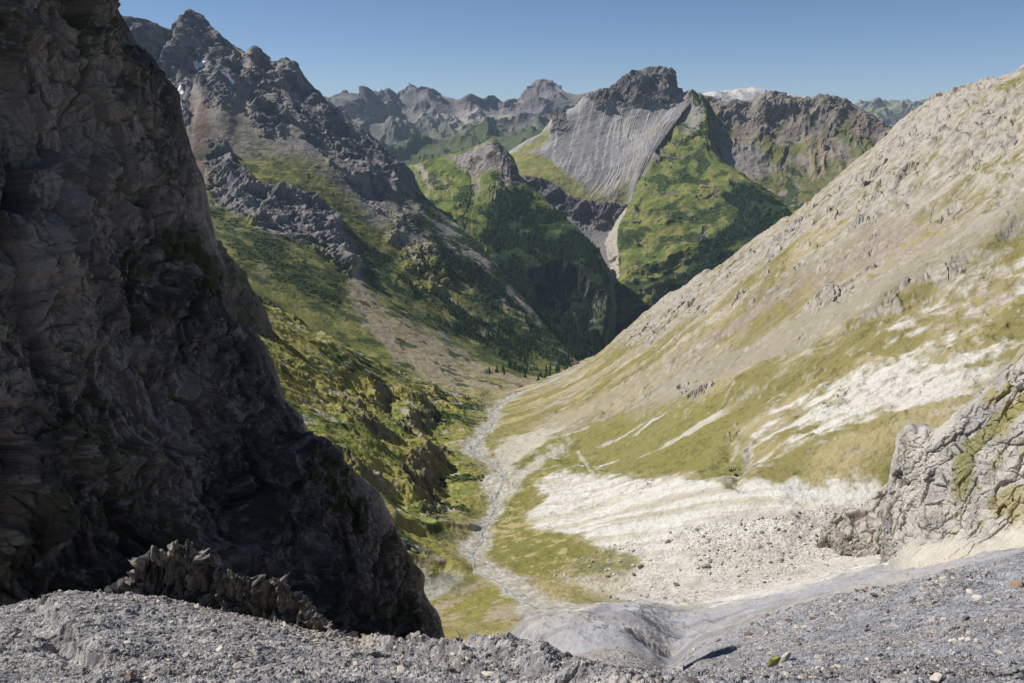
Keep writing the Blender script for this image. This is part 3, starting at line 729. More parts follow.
m4 = [(520, 186, 4440), (535, 192, 4400), (556, 211, 4310), (578, 226, 4230), (598, 232, 4190), (612, 230, 4180), (622, 226, 4180), (630, 215, 4200), (642, 188, 4330), (658, 155, 4500)]
m5 = [(525, 215, 4250), (545, 225, 4180), (570, 248, 4060), (590, 262, 3980), (605, 268, 3920), (615, 266, 3900), (626, 250, 3960), (636, 225, 4120), (646, 192, 4290), (660, 158, 4480)]
g = loft([backr, crest, m1, m2, m3, m4, m5], [40, 110, 90, 50, 60, 60], 520, back=1)
s, t = g.s, g.t; P0 = g.P.copy(); al = t * 700; dn = s * 170
ru = g.base_uv[..., 0]
flute = fbm2(al + .3 * dn + 9 * fbm2(al, dn * .5, 60, 4, .6, seed=104), dn * .10, 30, 6, .68, ridged=True, seed=100); fine = fbm3(P0, 50, 5, .65, seed=102, px=g.px); iso = fbm3(P0, 280, 5, .55, seed=103, px=g.px)
cap = g.mask([(585, 96), (605, 88), (634, 72), (651, 65), (668, 69), (681, 90), (672, 102), (650, 106), (625, 100), (600, 106)], 3, 6, seed=1)
cap = np.maximum(cap, g.mask([(550, 118), (565, 110), (568, 128), (552, 130)], 3, 4, seed=11))
mead = g.mask([(508, 152), (526, 150), (545, 156), (560, 170), (590, 190), (612, 200), (600, 203), (571, 198), (548, 182), (526, 177), (512, 170)], 3, 4, seed=2)
mead = np.maximum(mead, g.mask([(515, 150), (540, 134), (548, 128), (548, 140), (530, 150)], 3, 3, seed=12))
mead = np.maximum(mead, g.mask([(618, 190), (622, 175), (630, 180), (628, 200), (612, 204)], 2, 3, seed=13) * .8)
scarp = sstep(2.92, 3.08, s + .03 * fine) * (1 - sstep(3.75, 4.1, s + .25 * fine)) * sstep(520, 532, ru) * (1 - sstep(622, 632, ru))
rock = np.clip(np.maximum(cap, scarp), 0, 1)
gul = 2.5 * flute * (.3 + 1.4 * sstep(-.3, .3, iso)) * sstep(.1, .5, s) * (1 - sstep(2.6, 3.0, s)) * (1 - mead) + 14 * cap
rockify(g, rock, 150, 42, 10, 105.0, gul, .25 + .75 * sstep(0, .12, np.abs(s)), 7)
c = mix(np.broadcast_to(C(150, 146, 142), g.P.shape), C(122, 118, 117), sstep(-.3, .3, -flute - .5 * iso))
c = mix(c, C(152, 142, 130), sstep(0, .4, iso) * .5)
c = mix(c, mix(np.broadcast_to(C(96, 92, 89), c.shape), C(116, 111, 105), sstep(-.1, .3, fine)), cap)
c = mix(c, mix(np.broadcast_to(C(110, 112, 54), c.shape), C(128, 122, 66), sstep(-.1, .3, fine)), mead * .9)
c = mix(c, C(92, 88, 88), scarp)
c = mix(c, C(112, 108, 106), sstep(3.8, 4.1, s) * .9)
g.col = c * (1 + .14 * fine)[..., None]
gp_o = tag(g.build('mountain', MM), 'grey peak with dark rock cap above a fluted marl face', 'mountain', 'structure')

# --- brown ridge with bowl
crest = [(694, 98, 5050), (703, 96, 5010), (709, 97, 5000), (720, 100, 5000), (732, 102, 5000), (749, 102, 5000), (756, 97, 4980), (762, 94, 4970), (775, 94, 4950), (792, 97, 4920), (803, 98, 4900), (815, 99, 4880), (829, 97, 4850), (842, 100, 4830), (850, 103, 4800), (859, 108, 4780), (870, 114, 4750), (882, 122, 4720), (900, 134, 4700), (930, 150, 4650)]
backr = [(u + 4, v + 40, Y * 1.1) for u, v, Y in crest]
m1 = [(690, 130, 4800), (712, 130, 4750), (735, 133, 4730), (760, 136, 4700), (800, 138, 4640), (840, 140, 4560), (880, 148, 4480), (930, 170, 4400)]
m2 = [(690, 172, 4500), (718, 170, 4440), (745, 178, 4380), (775, 190, 4300), (810, 192, 4230), (850, 190, 4150), (890, 190, 4080), (930, 205, 4000)]
m3 = [(690, 235, 4050), (725, 225, 4000), (755, 225, 3940), (790, 235, 3850), (830, 235, 3780), (870, 235, 3700), (930, 250, 3600)]
g = loft([backr, crest, m1, m2, m3], [40, 110, 120, 70], 480, back=1)
s, t = g.s, g.t; P0 = g.P.copy(); al = t * 600; dn = s * 260
ru = g.base_uv[..., 0]
streak = fbm2(al + .1 * dn, dn * .16, 48, 6, .58, seed=110); fine = fbm3(P0, 50, 5, .65, seed=112, px=g.px); iso = fbm3(P0, 260, 5, .55, seed=113, px=g.px)
rock = np.clip((1 - sstep(.2, .75, s + .7 * iso)) * sstep(-.25, .1, streak + .1) + sstep(.15, .3, streak + .3 * iso - .1) * (1 - sstep(1.2, 1.9, s)), 0, 1) * (1 - .6 * sstep(830, 870, ru))
gul = 20 * fbm2(al + 12 * fbm2(al, dn, 80, 3, seed=116), dn * .25, 60, 5, .5, ridged=True, seed=115) * (1 - sstep(1.2, 2.2, s)) * sstep(.05, .3, s)
rockify(g, rock, 200, 55, 16, 117.0, gul, .25 + .75 * sstep(0, .12, np.abs(s)), 7)
c = mix(np.broadcast_to(C(126, 114, 101), g.P.shape), C(108, 98, 90), sstep(-.1, .3, iso))
c = mix(c, C(136, 128, 118), sstep(.0, .3, -streak) * .6)
gw = sstep(.1, .35, fbm3(P0, 170, 6, .6, seed=118, px=g.px) + .35 * sstep(.4, 1.8, s) + .02)
c = mix(c, mix(np.broadcast_to(C(98, 98, 48), c.shape), C(84, 92, 42), sstep(0, .3, fine)), gw * .85)
c = mix(c, SHRUB, sstep(.0, .2, fbm3(P0, 110, 6, .6, seed=119, px=g.px) + .5 * sstep(1.3, 2.4, s) - .3) * .9)
c = mix(c, mix(np.broadcast_to(C(104, 99, 94), c.shape), C(124, 116, 105), sstep(-.1, .3, fine)), rock * .9)
c = mix(c, C(128, 122, 116), g.mask([(722, 150), (745, 140), (765, 145), (772, 165), (750, 175), (730, 172)], 4, 6, seed=5) * .85)
c = mix(c, C(118, 100, 90), g.mask([(850, 106), (885, 124), (880, 140), (850, 130)], 5, 5, seed=6) * .7)
for line in ([(818, 130), (820, 175)], [(806, 135), (810, 180)], [(740, 168), (760, 190), (780, 205)], [(765, 185), (782, 205)]):
    c = mix(c, C(146, 128, 110), g.mask(line + [(u + 4, v) for u, v in line[::-1]], 2, 2, seed=9) * .8)
g.col = c * (1 + .14 * fine)[..., None]
br_o = tag(g.build('mountain', MM), 'brown craggy ridge with scree bowl right of the grey peak', 'mountain', 'structure')

# --- green rib between the gorge and the bowl
gl_ = [(690, 100, 4960), (682, 114, 4850), (665, 140, 4660), (640, 177, 4420), (627, 205, 4250), (615, 238, 3980), (618, 270, 3700), (609, 300, 3420), (606, 330, 3180), (604, 356, 2980)]
ml = [(694, 97, 4940), (690, 120, 4720), (678, 150, 4480), (665, 185, 4200), (655, 215, 3980), (652, 245, 3760), (656, 275, 3540), (650, 305, 3320), (640, 340, 3080)]
mr = [(698, 94, 4940), (701, 120, 4650), (698, 148, 4420), (700, 172, 4200), (708, 195, 4000), (715, 220, 3820), (715, 250, 3620), (712, 285, 3400), (705, 320, 3150)]
cr_ = [(699, 93, 4950), (706, 108, 4760), (708, 122, 4640), (709, 145, 4440), (717, 160, 4290), (738, 173, 4100), (758, 188, 3950), (776, 200, 3830), (788, 207, 3760), (795, 225, 3600), (790, 260, 3350), (780, 300, 3100)]
bk = [(706, 102, 5050), (722, 135, 4850), (730, 165, 4600), (745, 185, 4450), (775, 205, 4250), (800, 222, 4050), (820, 250, 3800), (830, 300, 3400)]
g = loft([bk, cr_, mr, ml, gl_, [(u - 9, v + 7, Y * 1.02) for u, v, Y in gl_]], [40, 90, 100, 90, 12], 520, back=1)
s, t = g.s, g.t; P0 = g.P.copy()
fine = fbm3(P0, 50, 5, .65, seed=122, px=g.px); iso = fbm3(P0, 260, 5, .55, seed=123, px=g.px)
ribn = fbm3(P0, 200, 6, .55, True, 124, px=g.px)
rock = sstep(.3, .5, ribn + .3 * iso - .1) * .8
wood = g.mask([(740, 176), (790, 208), (796, 240), (760, 262), (700, 292), (640, 345), (604, 356), (608, 320), (628, 318), (665, 285), (700, 245), (735, 215), (728, 190)], 6, 9, seed=2)
shr = sstep(-.05, .15, fbm3(P0, 120, 6, .6, seed=125, px=g.px) - .05)
gul = 48 * fbm2(t * 900 + 60 * fbm3(P0, 300, 4, seed=128), s * 50, 170, 6, .58, ridged=True, seed=126) * sstep(.1, .7, s) * (1 - sstep(2.4, 2.95, s))
rockify(g, rock, 170, 34, 20, 127.0, gul, .3 + .7 * sstep(0, .12, np.abs(s)), 7)
c = mix(np.broadcast_to(C(88, 98, 46), g.P.shape), C(116, 113, 62), sstep(-.15, .3, fine + .3 * iso))
c = mix(c, SHRUB, shr * .85)
c = mix(c, C(126, 116, 102), rock * .9)
c = mix(c, C(134, 130, 124), g.mask([(690, 96), (700, 95), (704, 115), (695, 130), (680, 135), (682, 115)], 3, 5, seed=4) * .8)
c = mix(c, FOREST, wood * sstep(-.35, 0, iso + .4 * fine + .15))
c = mix(c, C(160, 152, 140), sstep(2.88, 2.97, s + .02 * fine) * sstep(.35, .45, t) * .9)
g.col = c * (1 + .15 * fine)[..., None]
gr_o = tag(g.build('mountain', MM), 'bright green rib dropping to the gorge below the brown ridge', 'mountain', 'structure')
RIB, RIB_WOOD, RIB_SHRUB = g, wood, shr
print('mid', time.time() - T0)

# --- far ranges
def range_far(crest, rails, spans, nt, lam, amp, colour, label, seed, snowy=0):
    g = loft([[(u + 3, v + 30, Y * 1.12) for u, v, Y in crest], crest] + rails, spans, nt, back=1)
    P0 = g.P.copy(); s = g.s
    fine = fbm3(P0, lam * .25, 5, .65, seed=seed + 2, px=g.px); iso = fbm3(P0, lam * 1.5, 5, .55, seed=seed + 3, px=g.px)
    rockify(g, np.ones_like(fine), lam, amp, 0, seed, None, .2 + .8 * sstep(0, .2, np.abs(s)), 6, 0.0)
    g.col = colour(g, s, fine, iso)
    return tag(g.build('mountain_range', FM), label, 'mountain range', 'structure')
FM = ground_mat('far_mountain_rock', .02, .6, 20.0, .2)
fc = [(u, v, 10000 + 500 * math.sin(u * .05)) for u, v in [(280, 112), (310, 104), (330, 98), (341, 97), (352, 98), (361, 97), (368, 93), (376, 98), (388, 97), (398, 100), (413, 95), (420, 92), (426, 90), (432, 92), (438, 93), (448, 96), (458, 98), (465, 94), (471, 92), (478, 95), (483, 97), (488, 94), (493, 94), (499, 98), (504, 101), (513, 99), (521, 98), (531, 93), (538, 87), (544, 83), (549, 83), (554, 86), (561, 88), (568, 92), (576, 93), (584, 92), (594, 90), (605, 92), (640, 95)]]
def col_f(g, s, fine, iso):
    c = mix(np.broadcast_to(C(112, 108, 106), g.P.shape), C(88, 86, 88), sstep(-.1, .3, fine))
    c = mix(c, C(160, 154, 144), sstep(-.05, .25, iso + .3 * fine - .05) * sstep(.3, .7, s) * .8)
    c = mix(c, C(74, 82, 54), sstep(1.1, 1.9, s + .7 * iso + .3 * fine))
    return c
fr1 = [(280, 140, 9000), (350, 125, 9100), (400, 125, 9200), (440, 120, 9200), (500, 122, 9200), (540, 115, 9200), (590, 112, 9200), (640, 115, 9200)]
fr2 = [(280, 170, 8200), (350, 150, 8100), (400, 152, 8000), (440, 148, 8000), (500, 142, 8000), (540, 135, 8100), (590, 135, 8200), (640, 135, 8200)]
fr3 = [(280, 210, 7000), (350, 185, 6800), (420, 180, 6800), (500, 168, 6800), (560, 160, 6900), (640, 165, 7000)]
fr4 = [(280, 300, 5600), (350, 280, 5600), (420, 260, 5600), (500, 250, 5700), (560, 240, 5800), (640, 240, 5900)]
range_far(fc, [fr1, fr2, fr3, fr4], [24, 80, 70, 60, 40], 560, 1000, 230, col_f, 'far jagged grey range under the sky left of the grey peak', 200)
pc = [(u, v, 20000) for u, v in [(670, 101), (690, 97), (700, 94.5), (707, 93), (714, 92), (722, 91), (730, 91), (738, 89.5), (745, 89), (752, 88.5), (757, 88), (762, 89), (768, 90), (774, 91), (780, 93), (790, 95), (810, 97), (830, 99)]]
def col_p(g, s, fine, iso):
    return mix(np.broadcast_to(C(198, 186, 172), g.P.shape), C(150, 144, 138), sstep(-.1, .3, fine + .5 * s - .2))
range_far(pc, [[(u, v + 12, 19200) for u, v, _ in pc], [(u, v + 30, 17500) for u, v, _ in pc]], [10, 50, 40], 260, 900, 70, col_p, 'very distant pale limestone plateau above the brown ridge', 210)
hc = [(u, v, 15000) for u, v in [(800, 116), (830, 110), (855, 106), (862, 104), (872, 103), (884, 102.5), (895, 101), (904, 102), (912, 103), (922, 101), (940, 104), (980, 108), (1040, 110)]]
def col_h(g, s, fine, iso):
    c = mix(np.broadcast_to(C(112, 116, 84), g.P.shape), C(140, 134, 120), sstep(-.1, .3, iso + fine))
    return mix(c, C(90, 86, 84), sstep(.1, .3, fine))
range_far(hc, [[(u, v + 14, 13800) for u, v, _ in hc], [(u, v + 34, 12000) for u, v, _ in hc]], [10, 50, 40], 260, 1000, 260, col_h, 'distant hazy hills behind the long right slope', 220)
hc2 = [(u, v, 26000) for u, v in [(780, 108), (830, 106), (850, 105), (862, 104), (875, 105.5), (890, 106), (930, 107), (980, 108)]]
range_far(hc2, [[(u, v + 10, 24500) for u, v, _ in hc2], [(u, v + 24, 22000) for u, v, _ in hc2]], [10, 30, 20], 160, 1200, 160, col_h, 'faint bluish hills farthest off behind the right slope', 230)

# ------------------------------------------------------------------ the dark cliff on the left
sil = [(92, -70, 150), (100, -25, 150), (107, 0, 150), (113, 15, 150), (122, 30, 151), (130, 43, 151), (143, 52, 152), (153, 60, 152), (160, 75, 152), (170, 83, 153), (177, 93, 153), (180, 117, 154), (187, 143, 155), (193, 167, 156), (200, 190, 157), (204, 213, 158), (209, 232, 159), (214, 248, 160), (221, 271, 161), (226, 298, 163), (233, 322, 164), (246, 326, 165), (256, 340, 166), (266, 358, 167), (273, 378, 168), (281, 398, 170), (298, 416, 172), (306, 433, 173), (326, 450, 175), (344, 463, 177), (358, 476, 178), (374, 488, 180), (390, 516, 183), (403, 545, 186), (414, 562, 189), (424, 575, 190), (424, 590, 192), (429, 602, 193), (438, 613, 195), (446, 640, 197), (452, 665, 198)]
bk2 = [(u - 12, v + 14, Y * 1.16) for u, v, Y in sil]
bk1 = [(u - 70, v + 70, Y * 1.3) for u, v, Y in sil]
c1 = [(40, -70, 128), (62, 20, 128), (90, 110, 128), (115, 200, 129), (140, 300, 131), (185, 390, 134), (235, 470, 138), (290, 550, 143), (330, 610, 148), (355, 680, 152)]
c2 = [(-60, -70, 104), (-40, 60, 104), (-10, 180, 103), (25, 300, 103), (70, 420, 103), (120, 520, 104), (170, 600, 106), (205, 690, 108)]
c3 = [(-260, -70, 80), (-240, 80, 79), (-210, 230, 78), (-180, 360, 77), (-140, 480, 76), (-90, 580, 76), (-50, 690, 76)]
nearer = lambda r: [(u, v, 52 + (Y - 76) * .5) for u, v, Y in r]
g = loft([nearer(r) for r in (bk1, bk2, sil, c1, c2, c3)], [16, 30, 170, 170, 140], 820, back=2)
CL = g
P0 = g.P.copy(); s = g.s
N = g.normals()
edge = .05 + .95 * sstep(.05, 1.0, np.abs(s))
edge = np.where(s < 0, .1, edge); edge_f = np.where(s < 0, .1, .2 + .8 * sstep(0, .25, s))
Pw = P0 + 1.6 * np.stack([fbm3(P0, 14, 4, seed=300), fbm3(P0, 14, 4, seed=310), fbm3(P0, 14, 4, seed=320)], -1)
butt = fbm3(Pw, 19, 3, .5, False, 301, (1, 1, 2.4))
rg = fbm3(Pw, 8, 7, .6, True, 302, (1, 1, 1.5), px=g.px)
r3 = fbm3(P0, 1.6, 5, .7, False, 303, (1, 1, 1.2), px=g.px)
dip = P0 + 1.1 * np.stack([fbm3(P0, 7, 3, seed=304), fbm3(P0, 7, 3, seed=305), fbm3(P0, 7, 3, seed=306)], -1)
dip = np.stack([dip[..., 0] + .25 * dip[..., 2], dip[..., 1], dip[..., 2] - .3 * dip[..., 0]], -1)
blocks = 1.6 * facets(dip, 8, 1.5, (1, 1, 2.6)) + .75 * facets(dip, 3.2, 2.5, (1, 1, 2.2)) + .40 * facets(dip, 1.5, 3.5, (1, 1, 1.9)) + .2 * facets(dip, .7, 4.5, (1, 1, 1.5))
d = (5.0 * butt + 2.0 * rg) * edge + (.7 * rg + .3 * r3 + blocks) * edge_f
g.P = P0 + N * d[..., None]
fine = fbm3(P0, 2.2, 6, .7, seed=305); iso = fbm3(P0, 17, 5, .55, seed=306)
c = mix(np.broadcast_to(C(140, 130, 121), P0.shape), C(80, 76, 73), sstep(-.25, .3, iso + .5 * fine))
c = mix(c, C(150, 133, 116), sstep(.12, .45, fbm3(P0, 20, 6, .6, seed=307)) * .6)
c = mix(c, C(168, 160, 152), sstep(.25, .5, fine + .2 * iso) * .6)
c = mix(c, C(70, 68, 68), sstep(.3, .5, fbm3(Pw, 5, 5, .65, True, 312, (1, 1, 2.2))) * .6)
nz = g.normals()[..., 2]
mossy = sstep(.0, .2, fbm3(P0, 18, 5, .6, seed=308) - .08) * sstep(.25, .6, nz)
c = mix(c, C(86, 84, 44), mossy * .8)
c = mix(c, C(60, 70, 36), np.maximum(g.mask([(178, 235), (205, 228), (228, 275), (222, 300), (195, 285)], 6, 8, seed=2), g.mask([(300, 455), (330, 470), (372, 505), (372, 530), (330, 510), (305, 480)], 6, 8, seed=3)) * .8 * sstep(-.3, .1, fine + .2))
g.col = c
CM = ground_mat('cliff_rock', 2.4, .9, .12, .3)
cl_o = tag(g.build('cliff', CM), 'huge dark shaded rock cliff along the left edge of the photo', 'cliff', 'structure')

# --- small dark crag behind the cliff edge
crest = [(200, 238, 640), (214, 241, 640), (222, 249, 640), (232, 262, 638), (240, 272, 636), (249, 286, 634), (256, 297, 632), (263, 309, 630), (268, 320, 628), (274, 334, 626)]
g = loft([[(u + 10, v + 40, Y * 1.12) for u, v, Y in crest], crest, [(195, 290, 600), (225, 305, 600), (245, 318, 600), (262, 330, 600), (275, 342, 604)], [(190, 345, 570), (220, 348, 570), (250, 350, 575), (274, 354, 580)]], [16, 60, 40], 150, back=1)
P0 = g.P.copy(); fine = fbm3(P0, 12, 5, .65, seed=330)
rockify(g, np.ones_like(fine), 45, 9, 0, 331.0, None, .2 + .8 * sstep(0, .2, np.abs(g.s)), 6)
c = mix(np.broadcast_to(C(108, 102, 98), P0.shape), C(84, 80, 80), sstep(-.1, .3, fine))
g.col = mix(c, C(92, 90, 44), sstep(.5, .75, g.normals()[..., 2]) * .8)
tag(g.build('crag', CM), 'small dark rock crag on the bench just behind the cliff edge', 'crag', 'structure')

# ------------------------------------------------------------------ pale outcrop on the right
crest = [(1200, 240, 150), (1100, 300, 160), (1060, 325, 168), (1024, 350, 176), (1010, 363, 178), (1000, 372, 180), (988, 388, 182), (975, 400, 184), (960, 412, 186), (945, 424, 189), (934, 430, 191), (925, 427, 192), (918, 428, 194), (911, 424, 195), (905, 428, 196), (899, 438, 197), (894, 455, 198), (891, 470, 199), (888, 490, 200), (885, 512, 202), (883, 535, 205), (881, 560, 208)]
bk = [(u, v + 24, Y * 1.14) for u, v, Y in crest[:15]] + [(u + 4, v + 14, Y * 1.12) for u, v, Y in crest[15:]]
m1 = [(1200, 380, 138), (1100, 430, 148), (1024, 450, 160), (985, 460, 166), (950, 470, 173), (920, 478, 181), (905, 488, 187), (898, 505, 191), (892, 525, 196), (887, 545, 201), (882, 564, 207)]
m2 = [(1200, 500, 120), (1100, 525, 130), (1024, 530, 146), (985, 538, 153), (950, 540, 160), (920, 544, 169), (905, 548, 176), (898, 553, 182), (892, 558, 190), (887, 563, 198), (881, 568, 206)]
ft = [(1200, 545, 110), (1100, 565, 118), (1024, 572, 132), (985, 575, 140), (950, 575, 149), (920, 573, 158), (905, 572, 165), (898, 572, 172), (892, 572, 182), (886, 572, 194), (879, 573, 205)]
def tpar(r):
    """main face 0-.78 by position along the slope, the end wall .78-1 by its own length"""
    a = [p for p in r if p[0] >= 905]; b = [a[-1]] + [p for p in r if p[0] < 905]
    L = np.r_[0, np.cumsum([math.hypot(b[k + 1][0] - b[k][0], b[k + 1][1] - b[k][1]) for k in range(len(b) - 1)])]; L /= L[-1]
    u0 = a[0][0]
    return [(*p, .78 * (u0 - p[0]) / (u0 - 905.0)) for p in a] + [(*p, .78 + .22 * L[k + 1]) for k, p in enumerate(b[1:])]
fu = [(u, v + 45, Y) for u, v, Y in ft]
g = loft([tpar(r) for r in (bk, crest, m1, m2, ft, fu)], [24, 130, 100, 50, 16], 640, back=1)
P0 = g.P.copy(); s = g.s; N = soft_normals(g.normals(), 22)
view_ = -P0 / np.linalg.norm(P0, axis=-1, keepdims=True)
N = N + .4 * view_; N /= np.linalg.norm(N, axis=-1, keepdims=True)
Pw = P0 + 3 * np.stack([fbm3(P0, 20, 3, seed=400), fbm3(P0, 20, 3, seed=410), fbm3(P0, 20, 3, seed=420)], -1)
rockw = 1 - .75 * sstep(1.75, 2.2, s + .15 * fbm3(P0, 12, 4, seed=403))
d = 1.1 * facets(Pw, 9, 1.1, (1, 1, 1.4)) + .55 * facets(Pw, 3.8, 2.2, (1, 1, 1.3)) + .25 * facets(Pw, 1.7, 3.3) + 1.2 * fbm3(Pw, 24, 8, .55, True, 401, (1, 1, 1.4), px=g.px) + .6 * fbm3(P0, 3, 4, .65, seed=404, px=g.px)
d = d * rockw
cave = g.mask([(890, 476), (900, 474), (904, 484), (893, 492)], 2, 2, seed=1)
d = d - 1.2 * cave
g.P = P0 + N * (d * (.15 + .85 * sstep(0, .25, np.abs(s))))[..., None]
fine = fbm3(P0, 3, 5, .68, seed=406); iso = fbm3(P0, 26, 5, .55, seed=407)
c = mix(np.broadcast_to(C(164, 159, 151), P0.shape), C(134, 130, 126), sstep(-.15, .25, iso + .3 * fine))
c = mix(c, C(176, 170, 158), sstep(.15, .4, fine) * .7)
c = mix(c, C(136, 126, 84), sstep(.05, .25, fbm3(P0, 16, 5, .6, seed=408) - .03) * sstep(920, 960, g.base_uv[..., 0]) * .8)
lo = sstep(890, 930, g.base_uv[..., 0])
c = mix(c, C(176, 170, 156), sstep(1.7, 2.2, s + .3 * fine) * .8 * (.35 + .65 * lo))
c = mix(c, C(166, 152, 136), sstep(2.2, 2.7, s + .5 * iso) * .5 * lo)
c = mix(c, C(98, 84, 74), cave * .8)
c = mix(c, C(118, 114, 60), g.mask([(960, 440), (990, 410), (1023, 390), (1023, 400), (985, 440), (965, 500), (950, 520), (955, 480)], 6, 8, seed=5) * .75)
g.col = c * (1 + .12 * fine)[..., None]
tag(g.build('rock_outcrop', CM), 'big pale rock outcrop on the right edge above the shale slope', 'rock outcrop')
OUT = g
# small low outcrop farther down the scree
crest = [(900, 486, 262), (893, 482, 265), (886, 484, 268), (876, 493, 271), (868, 499, 273), (862, 508, 275), (852, 508, 277), (842, 509, 279), (832, 516, 281), (826, 524, 282), (820, 534, 283)]
m1 = [(902, 512, 256), (890, 512, 259), (878, 514, 262), (866, 517, 266), (850, 519, 271), (838, 522, 275), (828, 528, 279), (819, 535, 281)]
ft = [(902, 560, 246), (888, 556, 249), (876, 550, 252), (864, 541, 258), (850, 535, 264), (838, 534, 270), (826, 536, 276), (816, 540, 279)]
g = loft([[(u, v + 20, Y * 1.08) for u, v, Y in crest], crest, m1, ft, [(u, v + 20, Y) for u, v, Y in ft]], [14, 46, 40, 12], 190, back=1)
P0 = g.P.copy(); s = g.s; N = g.normals()
hole = np.maximum(g.mask([(846, 514), (860, 511), (868, 514), (850, 521)], 1.2, 1, seed=1), g.mask([(828, 521), (834, 516), (837, 519), (831, 528)], 1, 1, seed=1))
d = 1.0 * fbm3(P0, 11, 6, .6, True, 431, px=g.px) + 1.0 * facets(P0, 6, 6.1) + .5 * facets(P0, 2.6, 7.1) - 2.2 * hole
g.P = P0 + N * (d * (.15 + .85 * sstep(0, .3, np.abs(s))))[..., None]
fine = fbm3(P0, 3, 5, .68, seed=436)
c = mix(np.broadcast_to(C(160, 153, 142), P0.shape), C(128, 121, 114), sstep(-.15, .25, fine))
c = mix(c, C(92, 78, 68), hole * .9)
c = mix(c, C(70, 84, 44), g.mask([(872, 541), (884, 528), (893, 524), (888, 534), (878, 545)], 2, 2, seed=4) * .9)
g.col = c
tag(g.build('rock_outcrop', CM), 'small low brownish outcrop with dark hollows beside the scree fan', 'rock outcrop')
print('cliffs', time.time() - T0)

# ------------------------------------------------------------------ jagged dark outcrop on the shale slope
crest = [(96, 600, 38.5), (102, 595, 39), (109, 588, 39.5), (124, 583, 40), (135, 576, 40), (142, 565, 40.2), (147, 555, 40.4), (152, 551, 40.5), (160, 549, 40.5), (166, 555, 40.5), (170, 552, 40.5), (173, 544, 40.5), (176, 539, 40.5), (178, 543, 40.5), (181, 551, 40.5), (184, 546, 40.5), (186, 552, 40.5), (188, 541, 40.5), (190, 552, 40.5), (194, 549, 40.5), (197, 555, 40.5), (201, 554, 40.4), (211, 558, 40.3), (218, 565, 40.2), (223, 573, 40.1), (234, 574, 40), (244, 578, 40), (254, 579, 39.9), (260, 586, 39.8), (270, 580, 39.6), (279, 582, 39.4), (288, 589, 39.2), (297, 598, 39), (308, 605, 38.6), (317, 612, 38.2), (324, 621, 37.8), (333, 632, 37.2), (344, 641, 36.6), (356, 650, 36)]
ftr = [(96, 606, 38.2), (115, 600, 39.3), (135, 600, 39.6), (160, 609, 39.7), (190, 616, 39.6), (212, 620, 39.4), (240, 619, 39.0), (262, 627, 38.5), (290, 638, 38), (315, 647, 37), (340, 653, 36), (358, 658, 35.4)]
mid = []
for k in range(len(ftr)):
    tt = k / (len(ftr) - 1)
    a = np.array(crest, float); La = np.cumsum(np.r_[0, np.hypot(*np.diff(a[:, :2], axis=0).T)]); La /= La[-1]
    ca = np.array([np.interp(tt, La, a[:, i]) for i in range(3)])
    mid.append(tuple(ca * .5 + np.array(ftr[k]) * .5 + np.array([0, 0, .6])))
und = [(u, v + 9, Y - .1) for u, v, Y in ftr]
g = loft([[(u, v + 40, Y + 5) for u, v, Y in crest], [(u + 1, v + 3, Y + .9) for u, v, Y in crest], crest, mid, ftr, und], [12, 8, 60, 60, 8], 620, back=2)
P0 = g.P.copy(); s = g.s; N = g.normals()
al = g.t * 18
blade = fbm2(al + .5 * fbm2(al, s, 2, 3, seed=511), s * .5, 1.1, 4, .6, ridged=True, seed=500)
d = .3 * blade + .3 * fbm3(P0, 2.0, 7, .66, True, 501, (1, 1, 1.8)) + .42 * facets(P0, .9, 8.1, (.7, 1, 2.2)) + .2 * facets(P0, .4, 9.1, (.7, 1, 2)) + .14 * fbm3(P0, .35, 3, .6, seed=502) + .5 * (lambda q: np.floor(q) + sstep(.5, 1, q - np.floor(q)) - q)(fbm3(P0, 1.6, 3, .5, seed=514, stretch=(1, 1, 2)) * 3)
g.P = P0 + N * (d * np.where(s < 0, .3, .35 + .65 * sstep(0, .3, s)) * (1 - sstep(2.0, 2.6, s)))[..., None]
bl2 = fbm2(al + .2 * fbm2(al * 2, s * 3, 1.0, 2, seed=512), np.zeros_like(al), .75, 3, .7, ridged=True, seed=513)
g.P[..., 2] += np.clip(bl2, -.3, .7) * .5 * sstep(.5, 0, np.abs(s)) * sstep(.04, .12, g.t) * (1 - sstep(.85, .95, g.t))
fine = fbm3(P0, .6, 5, .65, seed=503)
c = mix(np.broadcast_to(C(122, 117, 111), P0.shape), C(86, 84, 83), sstep(-.1, .3, fine + .2 * blade))
g.col = mix(c, C(148, 138, 122), sstep(.15, .4, -fine) * .6)
JM = ground_mat('jagged_shale', 9.0, .8, .05, .3)
tag(g.build('rock_outcrop', JM), 'dark jagged shale outcrop with upright blades on the near grey slope', 'rock outcrop')
JAG = g

